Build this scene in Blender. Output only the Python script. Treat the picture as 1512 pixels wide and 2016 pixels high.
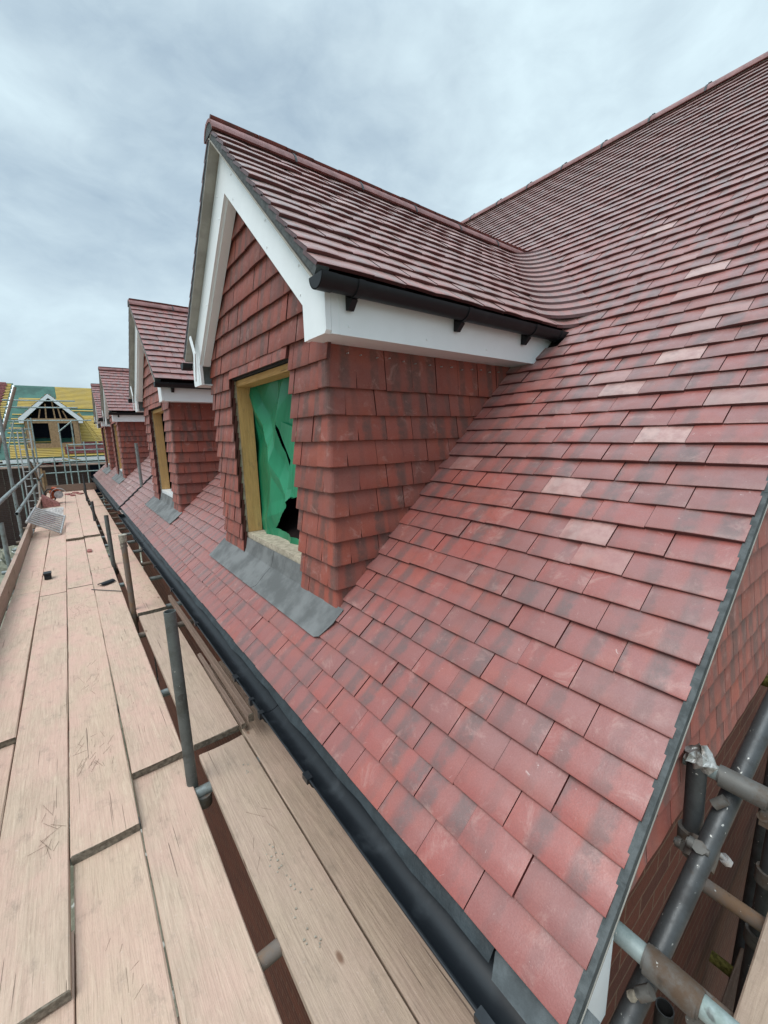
import bpy, math, random
from mathutils import Vector, Matrix
for o in list(bpy.data.objects): bpy.data.objects.remove(o)
sc = bpy.context.scene
C = sc.collection
R = random.Random(7)
# ---------------------------------------------------------------- camera (world origin = the eye point; deck is 1.55 m below)
F_PX = 803.14
ya, pi_, ro = 0.652850038, 0.186970628, 0.0217819662
ca, sa, cb, sb, cr, sr = math.cos(ya), math.sin(ya), math.cos(pi_), math.sin(pi_), math.cos(ro), math.sin(ro)
fwd = Vector((sa*cb, ca*cb, -sb)); right = Vector((ca, -sa, 0)); down = fwd.cross(right)
rx = cr*right + sr*down; dn = -sr*right + cr*down
cam_d = bpy.data.cameras.new('camera'); cam = bpy.data.objects.new('camera', cam_d); C.objects.link(cam)
m3 = Matrix((rx, -dn, -fwd)).transposed(); cam.matrix_world = m3.to_4x4()
cam_d.sensor_fit = 'HORIZONTAL'; cam_d.sensor_width = 36; cam_d.lens = F_PX/1512*36
cam_d.clip_start = 0.02; cam_d.clip_end = 3000
sc.camera = cam
sc.render.resolution_x = 768; sc.render.resolution_y = 1024
# ---------------------------------------------------------------- light
SUN_EL, SUN_AZ = math.radians(58), math.radians(-100)     # soft light from the open side, behind the eye and to its left
w = bpy.data.worlds.new('World'); sc.world = w; w.use_nodes = True
wt = w.node_tree; wt.nodes.clear()
def nd(t, typ, ins=None, **pr):
    n = t.nodes.new(typ)
    for k, v in pr.items(): setattr(n, k, v)
    for k, v in (ins or {}).items():
        s = n.inputs[k]
        if hasattr(v, 'is_output'): t.links.new(v, s)
        else: s.default_value = v
    return n
def c4(*c): return (c[0], c[1], c[2], 1)
sky = nd(wt, 'ShaderNodeTexSky', sky_type='NISHITA', sun_disc=False, sun_elevation=SUN_EL, sun_rotation=SUN_AZ)
tc = nd(wt, 'ShaderNodeTexCoord')
mp = nd(wt, 'ShaderNodeMapping', {'Vector': tc.outputs['Generated'], 'Scale': (1.0, 1.0, 1.9), 'Location': (.9, .35, .2), 'Rotation': (.2, .35, .3)})
n1 = nd(wt, 'ShaderNodeTexNoise', {'Vector': mp.outputs[0], 'Scale': 2.9, 'Detail': 9, 'Roughness': .52, 'Distortion': .25})
n2 = nd(wt, 'ShaderNodeTexNoise', {'Vector': mp.outputs[0], 'Scale': 1.1, 'Detail': 2})
n3 = nd(wt, 'ShaderNodeTexNoise', {'Vector': mp.outputs[0], 'Scale': 9.0, 'Detail': 8, 'Roughness': .6, 'Distortion': .6})
n13 = nd(wt, 'ShaderNodeMath', {0: nd(wt, 'ShaderNodeMath', {0: n3.outputs[0], 1: .30}, operation='MULTIPLY').outputs[0], 1: nd(wt, 'ShaderNodeMath', {0: n1.outputs[0], 1: .95}, operation='MULTIPLY').outputs[0]}, operation='ADD')
n2b = nd(wt, 'ShaderNodeMath', {0: n2.outputs[0], 1: .75}, operation='MULTIPLY')
ad = nd(wt, 'ShaderNodeMath', {0: n13.outputs[0], 1: n2b.outputs[0]}, operation='ADD')
cr_ = nd(wt, 'ShaderNodeValToRGB', {0: nd(wt, 'ShaderNodeMath', {0: ad.outputs[0], 1: .5}, operation='MULTIPLY').outputs[0]})
e = cr_.color_ramp.elements
e[0].position = .37; e[0].color = c4(.315, .41, .495); e[1].position = .61; e[1].color = c4(.60, .735, .79)
e.new(.5).color = c4(.475, .585, .65)
sp = nd(wt, 'ShaderNodeSeparateXYZ', {0: tc.outputs['Generated']})
zen = nd(wt, 'ShaderNodeMapRange', {'Value': sp.outputs[2], 'From Min': .62, 'From Max': 1.0, 'To Min': 1.0, 'To Max': 3.3}, interpolation_type='SMOOTHSTEP')
hz = nd(wt, 'ShaderNodeMapRange', {'Value': sp.outputs[2], 'From Min': -.05, 'From Max': .25, 'To Min': .86, 'To Max': 1.0})
mul = nd(wt, 'ShaderNodeMath', {0: zen.outputs[0], 1: hz.outputs[0]}, operation='MULTIPLY')
sc1 = nd(wt, 'ShaderNodeVectorMath', {0: cr_.outputs[0], 'Scale': mul.outputs[0]}, operation='SCALE')
bg1 = nd(wt, 'ShaderNodeBackground', {'Color': sc1.outputs[0], 'Strength': .94})
bg2 = nd(wt, 'ShaderNodeBackground', {'Color': sky.outputs[0], 'Strength': .1})
mx = nd(wt, 'ShaderNodeMixShader', {0: .08, 1: bg1.outputs[0], 2: bg2.outputs[0]})
nd(wt, 'ShaderNodeOutputWorld', {'Surface': mx.outputs[0]})
sun_d = bpy.data.lights.new('sun', 'SUN'); sun = bpy.data.objects.new('sun', sun_d); C.objects.link(sun)
sun_d.energy = 1.5; sun_d.angle = math.radians(35); sun_d.color = (1, .97, .93)
sd = Vector((math.sin(SUN_AZ)*math.cos(SUN_EL), math.cos(SUN_AZ)*math.cos(SUN_EL), math.sin(SUN_EL)))
sun.rotation_euler = sd.to_track_quat('Z', 'Y').to_euler()
sc.view_settings.view_transform = 'Standard'; sc.view_settings.look = 'None'
sc.view_settings.exposure = 0.5; sc.view_settings.gamma = 1
# ---------------------------------------------------------------- materials
def newmat(name):
    m = bpy.data.materials.new(name); m.use_nodes = True; t = m.node_tree; t.nodes.clear()
    b = nd(t, 'ShaderNodeBsdfPrincipled'); o = nd(t, 'ShaderNodeOutputMaterial', {'Surface': b.outputs[0]})
    return m, t, b
def setb(t, b, **k):
    for kk, v in k.items():
        s = b.inputs[kk.replace('_', ' ')]
        if hasattr(v, 'is_output'): t.links.new(v, s)
        else: s.default_value = v
def noise(t, vec, scale, detail=4, rough=.55, dist=0, out=0):
    return nd(t, 'ShaderNodeTexNoise', {'Vector': vec, 'Scale': scale, 'Detail': detail, 'Roughness': rough, 'Distortion': dist}).outputs[out]
def mr(t, v, a, b_, c=0., d=1., smooth=True):
    return nd(t, 'ShaderNodeMapRange', {'Value': v, 'From Min': a, 'From Max': b_, 'To Min': c, 'To Max': d}, interpolation_type='SMOOTHSTEP' if smooth else 'LINEAR').outputs[0]
def ma(t, op, a, b_=0.):
    return nd(t, 'ShaderNodeMath', {0: a, 1: b_}, operation=op).outputs[0]
def mixc(t, f, a, b_, bt='MIX'):
    return nd(t, 'ShaderNodeMixRGB', {0: f, 1: a, 2: b_}, blend_type=bt).outputs[0]
def bump(t, b, h, dist=.002, st=.6):
    n = nd(t, 'ShaderNodeBump', {'Height': h, 'Distance': dist, 'Strength': st}); t.links.new(n.outputs[0], b.inputs['Normal'])
def scaled(t, vec, s):
    return nd(t, 'ShaderNodeMapping', {'Vector': vec, 'Scale': s}).outputs[0]

def tile_mat(name, A, B, G, pale=.97, rough=.5, streak=1.0, speck=.645, sheen=1.0, spec=.5):
    m, t, b = newmat(name)
    at = nd(t, 'ShaderNodeAttribute', attribute_name='trnd'); s = nd(t, 'ShaderNodeSeparateColor', {0: at.outputs['Color']})
    uv = nd(t, 'ShaderNodeUVMap', uv_map='uv'); su = nd(t, 'ShaderNodeSeparateXYZ', {0: uv.outputs[0]})
    ob = nd(t, 'ShaderNodeTexCoord').outputs['Object']
    nz = noise(t, ob, 26, 5, .65); nf = noise(t, ob, 260, 3, .6); nb = noise(t, ob, 7, 4, .6)
    u = ma(t, 'ADD', su.outputs[0], ma(t, 'MULTIPLY', ma(t, 'SUBTRACT', nz, .5), .22))
    c1 = ma(t, 'ADD', ma(t, 'MULTIPLY', s.outputs[0], .62), .12)
    d1 = ma(t, 'ABSOLUTE', ma(t, 'SUBTRACT', u, c1)); d2 = ma(t, 'ABSOLUTE', ma(t, 'SUBTRACT', u, ma(t, 'ADD', c1, .62)))
    wid = ma(t, 'ADD', ma(t, 'MULTIPLY', s.outputs[1], .12), .09)
    s1 = ma(t, 'SUBTRACT', 1., mr(t, ma(t, 'DIVIDE', d1, wid), .5, 1.25)); s2 = ma(t, 'SUBTRACT', 1., mr(t, ma(t, 'DIVIDE', d2, wid), .35, 1.3))
    st = ma(t, 'MULTIPLY', ma(t, 'MAXIMUM', s1, s2), mr(t, s.outputs[1], .05, .7, .22, .82*streak))
    st = ma(t, 'MULTIPLY', st, mr(t, nz, .3, .62, .45, 1.))
    col = mixc(t, s.outputs[2], c4(*A), c4(*B))
    col = mixc(t, mr(t, nb, .35, .7, 0., .45), col, c4(A[0]*.72+.05, A[1]*.9+.04, A[2]*.95+.04))
    col = mixc(t, mr(t, noise(t, ob, 5.7, 3, .5), .48, .70, 0., .4), col, c4(A[0]*1.15, A[1]*1.12, A[2]*.85))
    col = mixc(t, st, col, c4(*G))
    ng = noise(t, ob, 520, 2, .6)
    col = mixc(t, mr(t, ng, .56, .72, 0., .32), col, c4(.50, .26, .22))
    col = mixc(t, mr(t, ng, .44, .30, 0., .35), col, c4(A[0]*.35, A[1]*.4, A[2]*.45))
    col = mixc(t, mr(t, nf, .3, .7, 0., .30), col, c4(A[0]*.5, A[1]*.45, A[2]*.45))
    pl = mr(t, s.outputs[0], pale, pale+.002)
    col = mixc(t, ma(t, 'MULTIPLY', pl, ma(t, 'MULTIPLY', mr(t, nz, .3, .65, .45, .95), mr(t, s.outputs[1], 0, 1, .35, 1.))), col, c4(.56, .36, .32))
    scr = noise(t, scaled(t, ob, (1, 1.0, 1.0)), 34, 8, .72, 1.2)
    col = mixc(t, mr(t, scr, speck, speck+.07, 0., .55), col, c4(.62, .50, .46))
    scu = noise(t, scaled(t, ob, (1, 1, 1)), 11, 8, .75, .6)
    col = mixc(t, mr(t, scu, .54, .70, 0., .42), col, c4(.48, .28, .24))
    col = mixc(t, mr(t, noise(t, ob, 4.3, 7, .7), .56, .70, 0., .35), col, c4(.10, .07, .065))
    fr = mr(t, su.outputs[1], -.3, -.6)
    col = mixc(t, ma(t, 'MULTIPLY', fr, .9), col, c4(A[0]*.20, A[1]*.16, A[2]*.18))  # tail and side faces darkened: course-line shade and dirt put into the colour
    setb(t, b, Base_Color=col, Roughness=mr(t, nz, .3, .7, rough-.06, rough+.12))
    b.inputs['Specular IOR Level'].default_value = spec; b.inputs['Diffuse Roughness'].default_value = 1.
    t.links.new(ma(t, 'MULTIPLY', ma(t, 'SUBTRACT', 1., fr), sheen), b.inputs['Sheen Weight']); b.inputs['Sheen Roughness'].default_value = .33; b.inputs['Sheen Tint'].default_value = c4(1, .86, .84)
    bump(t, b, ma(t, 'ADD', ma(t, 'MULTIPLY', nf, .5), nz), .0011, .6)
    return m
MT = {}
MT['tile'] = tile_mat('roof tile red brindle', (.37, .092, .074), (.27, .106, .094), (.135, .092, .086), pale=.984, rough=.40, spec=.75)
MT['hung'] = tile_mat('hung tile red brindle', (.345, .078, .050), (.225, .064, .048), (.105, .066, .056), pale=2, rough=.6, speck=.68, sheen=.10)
def simple(name, col, rough=.6, spec=.5, var=.15, ns=20, bs=0, bd=.001, metal=0, col2=None, lo=.35, hi=.65):
    m, t, b = newmat(name); ob = nd(t, 'ShaderNodeTexCoord').outputs['Object']
    n = noise(t, ob, ns, 6, .6)
    c2 = col2 or tuple(x*(1-var*2) for x in col)
    setb(t, b, Base_Color=mixc(t, mr(t, n, lo, hi), c4(*col), c4(*c2)), Roughness=mr(t, n, .2, .8, rough-.08, rough+.08, False), Metallic=metal)
    b.inputs['Specular IOR Level'].default_value = spec
    if bs: bump(t, b, noise(t, ob, bs, 4, .6), bd, .7)
    return m
MT['ridge'] = simple('ridge tile clay', (.24, .10, .092), .6, .5, .18, 14, 180, .002)
MT['mortar'] = simple('grey mortar', (.10, .108, .108), .9, .25, .2, 30, 120, .004, col2=(.06, .066, .066))
MT['pvc'] = simple('white upvc', (.80, .83, .84), .32, .5, .02, 6, 8, .002)
MT['film'] = simple('undercloak board', (.36, .34, .30), .75, .3, .12, 9)
MT['black'] = simple('black plastic', (.011, .013, .016), .40, .35, .1, 12, 8, .0006, col2=(.035, .04, .045), lo=.5, hi=.8)
MT['blackm'] = simple('matt black plastic', (.008, .009, .011), .5, .3, .1, 12, 8, .0006, col2=(.02, .022, .024), lo=.5, hi=.8)
MT['felt'] = simple('eaves felt', (.035, .045, .05), .55, .4, .2, 15, 50, .004)
MT['greyfelt'] = simple('grey felt', (.12, .135, .14), .8, .3, .2, 15, 90, .004)
MT['dark'] = simple('roofing underlay', (.02, .014, .013), .95, .1, .1, 15)
MT['lead'] = simple('lead sheet', (.18, .184, .182), .7, .25, .14, 7, 14, .003, col2=(.11, .113, .112))
MT['sheath'] = simple('breather membrane', (.05, .05, .055), .9, .2)
MT['osb'] = simple('pale timber board', (.50, .43, .33), .8, .3, .18, 30, 60, .002)
MT['foil'] = simple('crumpled foil', (.60, .60, .58), .42, .6, .25, 30, 60, .006, metal=.55, col2=(.16, .14, .12))
MT['dustpink'] = simple('dusty red scrap', (.36, .15, .13), .9, .2, .2, 30)
MT['whitecloth'] = simple('dusty white sheet', (.55, .50, .47), .9, .2, .12, 14, 12, .01)
MT['orange'] = simple('orange plastic', (.55, .10, .03), .45, .5, .12, 10)
MT['alu'] = simple('dusty aluminium', (.50, .48, .47), .5, .5, .15, 18, metal=.4)
MT['yellow'] = simple('treated yellow batten', (.46, .32, .075), .75, .3, .2, 3, col2=(.40, .29, .10))
MT['membrane_far'] = simple('green roofing membrane', (.028, .115, .085), .6, .4, .2, 2.5, 4, .03)
MT['sawn'] = simple('sawn softwood', (.42, .27, .15), .75, .3, .15, 12)
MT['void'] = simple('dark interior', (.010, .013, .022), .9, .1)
MT['straw'] = simple('straw splinter', (.14, .08, .05), .8, .2)
MT['terrac'] = simple('far red tile', (.20, .055, .052), .7, .3, .3, 18)
MT['moss'] = simple('mossy pipe', (.17, .15, .04), .95, .2, .3, 60, 90, .01)
MT['splash'] = simple('mortar splash', (.42, .38, .31), .9, .2, .2, 60, 120, .004)
def pipe_mat(name, col, rust, rough, metal):
    m, t, b = newmat(name); ob = nd(t, 'ShaderNodeTexCoord').outputs['Object']
    n = noise(t, ob, 9, 6, .7); n2 = noise(t, ob, 55, 5, .65); n3 = noise(t, ob, 24, 3, .5)
    c = mixc(t, mr(t, n, .42, .66), c4(*col), c4(*rust)); c = mixc(t, mr(t, n2, .66, .70, 0., .85), c, c4(.55, .54, .50))
    c = mixc(t, mr(t, n3, .64, .72, 0., .7), c, c4(.05, .045, .04))
    setb(t, b, Base_Color=c, Roughness=mr(t, n, .3, .7, rough, rough+.2), Metallic=metal); bump(t, b, n2, .001, .6)
    return m
MT['galv'] = pipe_mat('galvanised tube', (.235, .265, .265), (.15, .155, .14), .45, .35)
MT['steel'] = pipe_mat('dark steel tube', (.072, .076, .078), (.045, .045, .045), .38, .4)
MT['post'] = pipe_mat('weathered post', (.115, .125, .12), (.075, .075, .065), .5, .3)
MT['pale_tube'] = pipe_mat('pale scaffold tube', (.34, .40, .39), (.22, .27, .25), .5, .3)
MT['rusty'] = pipe_mat('rusty coated tube', (.16, .13, .11), (.20, .12, .07), .7, .1)
MT['coupler'] = pipe_mat('coupler steel', (.14, .135, .125), (.11, .07, .045), .6, .4)

def wood_mat(name, c1, c2, c3, dust, dustamt):
    m, t, b = newmat(name)
    uv = nd(t, 'ShaderNodeUVMap', uv_map='uv').outputs[0]
    oi = nd(t, 'ShaderNodeObjectInfo').outputs['Random']
    off = nd(t, 'ShaderNodeCombineXYZ', {0: ma(t, 'MULTIPLY', oi, 7.), 1: ma(t, 'MULTIPLY', oi, 31.)}).outputs[0]
    v = nd(t, 'ShaderNodeVectorMath', {0: uv, 1: off}, operation='ADD').outputs[0]
    ob = nd(t, 'ShaderNodeTexCoord').outputs['Object']
    g = noise(t, scaled(t, v, (26, 1.3, 1)), 3., 7, .62, .9)
    g2 = noise(t, scaled(t, v, (90, 3., 1)), 3., 4, .6)
    big = noise(t, scaled(t, v, (2.2, 1.2, 1)), 2.2, 6, .62, .4)
    crk = noise(t, scaled(t, v, (60, .9, 1)), 1.6, 2, .5, .25)
    c = mixc(t, mr(t, g, .34, .66), c4(*c1), c4(*c2)); c = mixc(t, mr(t, oi, .2, .9, 0., .55, False), c, c4(*c3))
    c = mixc(t, mr(t, g2, .48, .72, 0., .42), c, c4(c1[0]*.45, c1[1]*.43, c1[2]*.4))
    wy = nd(t, 'ShaderNodeSeparateXYZ', {0: nd(t, 'ShaderNodeNewGeometry').outputs['Position']}).outputs[1]
    dg = mr(t, wy, .5, 5., .65, 1.)
    c = mixc(t, ma(t, 'MULTIPLY', dg, mr(t, big, .36, .66, dustamt*.2, dustamt)), c, c4(*dust))
    st = noise(t, scaled(t, v, (5, 2.6, 1)), 3.1, 8, .72)
    c = mixc(t, mr(t, st, .52, .74, 0., .45), c, c4(.15, .125, .10))
    st2 = noise(t, scaled(t, v, (9, 1.1, 1)), 4.1, 8, .7, 1.)
    c = mixc(t, mr(t, st2, .52, .72, 0., .45), c, c4(c1[0]*1.25, c1[1]*1.25, c1[2]*1.25))
    blo = noise(t, v, 5.5, 8, .7, .8)
    c = mixc(t, mr(t, blo, .50, .70, 0., .16), c, c4(c1[0]*.55, c1[1]*.5, c1[2]*.48))
    fine = noise(t, v, 70, 4, .7)
    c = mixc(t, mr(t, fine, .58, .8, 0., .35), c, c4(.72, .60, .54))
    c = mixc(t, mr(t, crk, .705, .72, 0., .6), c, c4(.07, .045, .035))
    vk = nd(t, 'ShaderNodeTexVoronoi', {'Vector': scaled(t, v, (5., 2.3, 1)), 'Scale': 1.}).outputs['Distance']
    c = mixc(t, ma(t, 'SUBTRACT', .8, mr(t, vk, .03, .07, 0., .8)), c, c4(.15, .07, .04))
    setb(t, b, Base_Color=c, Roughness=.85); b.inputs['Specular IOR Level'].default_value = .25
    bump(t, b, ma(t, 'SUBTRACT', ma(t, 'ADD', g, ma(t, 'MULTIPLY', fine, .5)), mr(t, crk, .705, .72, 0., 1.5)), .0035, .9)
    return m
MT['board'] = wood_mat('dusty scaffold board', (.52, .40, .30), (.42, .315, .235), (.55, .40, .29), (.58, .36, .295), .85)
MT['board_in'] = wood_mat('grey scaffold board', (.44, .335, .25), (.32, .24, .18), (.46, .345, .26), (.47, .325, .265), .6)
MT['board_old'] = wood_mat('brown timber', (.22, .155, .115), (.16, .11, .085), (.24, .17, .13), (.26, .18, .15), .4)
MT['toe'] = wood_mat('toe board timber', (.34, .25, .19), (.27, .20, .16), (.36, .27, .2), (.44, .29, .25), .6)
MT['frame'] = wood_mat('yellow stud timber', (.64, .38, .15), (.54, .30, .11), (.62, .37, .15), (.60, .38, .2), .2)
MT['endgrain'] = simple('board end', (.24, .20, .155), .9, .2, .25, 60, 120, .004)
def brick_mat(name, a, b2, mo):
    m, t, b = newmat(name); uv = nd(t, 'ShaderNodeUVMap', uv_map='uv').outputs[0]
    bt = nd(t, 'ShaderNodeTexBrick', {'Vector': uv, 'Color1': c4(*a), 'Color2': c4(*b2), 'Mortar': c4(*mo), 'Scale': 1.0, 'Mortar Size': .005, 'Mortar Smooth': .2, 'Bias': 0, 'Brick Width': .225, 'Row Height': .075})
    n = noise(t, uv, 60, 5, .6)
    c = mixc(t, mr(t, n, .3, .7, 0., .4), bt.outputs[0], c4(a[0]*.5, a[1]*.45, a[2]*.45))
    setb(t, b, Base_Color=c, Roughness=.88); bump(t, b, ma(t, 'SUBTRACT', n, ma(t, 'MULTIPLY', bt.outputs[1], 2.)), .004, .8)
    return m
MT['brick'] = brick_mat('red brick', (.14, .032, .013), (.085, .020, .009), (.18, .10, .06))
MT['brick_far'] = brick_mat('brown brick', (.085, .05, .04), (.07, .04, .034), (.11, .09, .08))
m, t, b = newmat('green sheet'); ob = nd(t, 'ShaderNodeTexCoord').outputs['Object']
nn = noise(t, scaled(t, ob, (1, 1, .35)), 4, 3, .45, .8); nw = noise(t, ob, 45, 6, .7, 2.)
c = mixc(t, mr(t, nn, .35, .7), c4(.010, .15, .068), c4(.026, .25, .125)); c = mixc(t, mr(t, nw, .66, .78, 0., .25), c, c4(.35, .55, .45))
setb(t, b, Base_Color=c, Roughness=.34); b.inputs['Specular IOR Level'].default_value = .35; bump(t, b, nn, .03, .7); MT['green'] = m
m, t, b = newmat('rubble ground'); ob = nd(t, 'ShaderNodeTexCoord').outputs['Object']
n = noise(t, ob, 1.3, 8, .7); c = mixc(t, mr(t, n, .4, .6), c4(.30, .29, .22), c4(.13, .13, .09)); c = mixc(t, mr(t, noise(t, ob, 4, 5, .6), .6, .66), c, c4(.55, .55, .5))
setb(t, b, Base_Color=c, Roughness=.95); bump(t, b, n, .1, .8); MT['ground'] = m

# ---------------------------------------------------------------- mesh helpers
class MB:
    def __init__(s): s.v = []; s.f = []; s.uv = []; s.c = []; s.sm = []; s.mi = []
    def add(s, vs, fs, uvs=None, col=(.5, .5, .5), sm=False, mi=0):
        b_ = len(s.v); s.v += [tuple(p) for p in vs]; s.uv += (uvs or [(0, 0)]*len(vs)); s.c += [col]*len(vs)
        for f in fs: s.f.append(tuple(b_+i for i in f)); s.sm.append(sm); s.mi.append(mi)
    def box(s, x0, x1, y0, y1, z0, z1, mi=0, along=1):
        P = [(x, y, z) for z in (z0, z1) for y in (y0, y1) for x in (x0, x1)]
        for f in [(0, 2, 3, 1), (4, 5, 7, 6), (0, 1, 5, 4), (2, 6, 7, 3), (0, 4, 6, 2), (1, 3, 7, 5)]:
            q = [P[i] for i in f]
            if along == 1: uv = [(p[0]+p[2], p[1]) for p in q]
            elif along == 0: uv = [(p[1]+p[2], p[0]) for p in q]
            elif along == 2: uv = [(p[0]+p[1], p[2]) for p in q]
            else: uv = [(p[0]+p[1], p[2]) for p in q]
            s.add(q, [(0, 1, 2, 3)], uv, mi=mi)
    def prism(s, poly, d, mi=0):        # poly: 3-D ring, extruded by vector d
        n = len(poly); a = [Vector(p) for p in poly]; b_ = [p+Vector(d) for p in a]
        uv = [(p[0]+p[1], p[2]) for p in a]
        s.add(a, [tuple(range(n))], uv, mi=mi); s.add(b_, [tuple(reversed(range(n)))], uv, mi=mi)
        for i in range(n):
            j = (i+1) % n; s.add([a[i], a[j], b_[j], b_[i]], [(0, 1, 2, 3)], [(0, 0), (0, .1), (.1, .1), (.1, 0)], mi=mi)
    def tube(s, p0, p1, r, seg=18, hollow=False, mi=0, cap=True, r1=None):
        p0 = Vector(p0); p1 = Vector(p1); d = (p1-p0).normalized(); a = d.orthogonal().normalized(); b_ = d.cross(a); L = (p1-p0).length
        ring = lambda p, rr: [p+rr*(math.cos(2*math.pi*i/seg)*a+math.sin(2*math.pi*i/seg)*b_) for i in range(seg)]
        r1 = r1 or r
        vs = ring(p0, r)+ring(p1, r1); fs = [(i, (i+1) % seg, seg+(i+1) % seg, seg+i) for i in range(seg)]
        s.add(vs, fs, [(0, 0)]*(2*seg), sm=True, mi=mi)
        if hollow:
            q = r*.86; e_ = min(.15, L*.4)
            for (p, dd) in ((p0, d), (p1, -d)):
                s.add(ring(p, r)+ring(p, q), [(i, (i+1) % seg, seg+(i+1) % seg, seg+i) for i in range(seg)], mi=mi)
                s.add(ring(p, q)+ring(p+dd*e_, q), [(i, (i+1) % seg, seg+(i+1) % seg, seg+i) for i in range(seg)], sm=True, mi=mi)
                s.add(ring(p+dd*e_, q), [tuple(range(seg))], mi=mi)
        elif cap: s.add(ring(p0, r), [tuple(range(seg))], mi=mi); s.add(ring(p1, r1), [tuple(range(seg))], mi=mi)
    def build(s, name, mats, parent=None, org=(0, 0, 0), **tags):
        me = bpy.data.meshes.new(name); o_ = Vector(org)
        me.from_pydata([tuple(Vector(p)-o_) for p in s.v], [], s.f); me.update()
        if not isinstance(mats, (list, tuple)): mats = [mats]
        for k in mats: me.materials.append(MT[k] if isinstance(k, str) else k)
        uvl = me.uv_layers.new(name='uv'); buf = []
        li = [0]*len(me.loops); me.loops.foreach_get('vertex_index', li)
        for i in li: buf += [s.uv[i][0], s.uv[i][1]]
        uvl.data.foreach_set('uv', buf)
        ca_ = me.color_attributes.new('trnd', 'FLOAT_COLOR', 'POINT'); cb_ = []
        for q in s.c: cb_ += [q[0], q[1], q[2], 1.]
        ca_.data.foreach_set('color', cb_)
        me.polygons.foreach_set('use_smooth', s.sm); me.polygons.foreach_set('material_index', s.mi)
        ob = bpy.data.objects.new(name, me); C.objects.link(ob)
        if parent is not None: ob.parent = parent
        else: ob.location = o_
        for k, v in tags.items(): ob[k] = v
        return ob
def tag(o, label=None, cat=None, group=None, kind=None):
    if label: o['label'] = label
    if cat: o['category'] = cat
    if group: o['group'] = group
    if kind: o['kind'] = kind
    return o
def empty(name, loc, label, cat, group=None):
    o = bpy.data.objects.new(name, None); C.objects.link(o); o.location = loc; o.empty_display_size = .1
    return tag(o, label, cat, group)
def copy_thing(o, dx, parent=None):
    c_ = o.copy(); C.objects.link(c_); c_.parent = parent
    if dx is not None: c_.location = o.location+Vector(dx)
    for ch in list(o.children): copy_thing(ch, None, c_)
    return c_

TW, G, TT = .1665, .0965, .0140
TAN = .925; SL = math.atan(TAN); CS, SN = math.cos(SL), math.sin(SL)
def one_tile(mb, P, U, V, N, w_, g, H, tilt, lod, rnd, t=TT, u0=0., slant=0., arch=.0022, skew=0.):
    nu = 4 if lod >= 2 else (2 if lod == 1 else 1)
    vv = [0, .0035, g*.5, g*1.22] if lod >= 2 else [0, g*1.22]
    vs = []; uv = []; nj = len(vv)
    for j, v in enumerate(vv):
        for i in range(nu+1):
            a = i/nu; u = a*w_
            h = H-tilt*v/g+arch*(1-(2*a-1)**2)*(1-.3*v/g)+skew*(a-.5)
            if lod >= 2 and j == 0: h -= .0022
            if slant: u += slant*(v/g)*(1 if i == nu else 0)
            vs.append(P+U*u+V*v+N*h); uv.append((u0+a*w_/TW, v))
    k = nu+1
    fs = [(j*k+i, j*k+i+1, (j+1)*k+i+1, (j+1)*k+i) for j in range(nj-1) for i in range(nu)]
    mb.add(vs, fs, uv, rnd, True)
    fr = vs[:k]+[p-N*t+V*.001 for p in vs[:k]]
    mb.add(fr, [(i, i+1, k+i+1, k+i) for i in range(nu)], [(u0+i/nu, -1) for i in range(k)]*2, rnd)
    for i in (0, nu):
        ed = [vs[0*k+i], vs[(nj-1)*k+i]]
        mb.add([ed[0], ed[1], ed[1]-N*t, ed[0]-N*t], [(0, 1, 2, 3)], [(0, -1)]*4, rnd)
def tile_field(mb, O, U, V, N, rows, ulen, keep, lodf, start=0, half_at=None, g=G, H=.0165, tilt=.0128, rag=.0022, pale=None):
    O, U, V, N = map(Vector, (O, U, V, N))
    for r_ in range(rows):
        v = r_*g; u = start
        first = TW*1.5 if (r_+(half_at or 0)) % 2 == 0 else TW
        wv = .0016*math.sin(r_*1.7)
        while u < ulen-.03:
            w_ = first if u == start else TW
            if u+w_ > ulen: w_ = ulen-u
            if keep(u+w_/2, v+g/2):
                P = O+U*(u+.001)+V*(v+R.uniform(-rag, rag))
                lod = lodf(P); jt_ = 1. if lod >= 2 else (.6 if lod == 1 else .35)
                one_tile(mb, P, U, V, N, w_-.0028, g, H+R.uniform(0, .0042)*jt_+wv*jt_, tilt, lod, (1. if pale and any(abs(v+g/2-pv) < g*.5 and u <= pu < u+w_ for pu, pv in pale) else R.random()*(.95 if pale else 1), R.random(), R.random()), arch=R.uniform(.0008, .0036), skew=R.uniform(-.0042, .0042)*jt_)
            u += w_
XE, ZE = .607, -1.11
def xroof(z): return XE+(z-ZE)/TAN
def zroof(x): return ZE+(x-XE)*TAN
RIDGE_X = 5.06; RIDGE_Z = zroof(RIDGE_X)
K0 = 26; ZK0 = ZE+K0*G*SN; DAP = 1.552; EH = (DAP-ZK0)/TAN     # dormer eave course, apex height, half width
DX0 = .785

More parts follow.
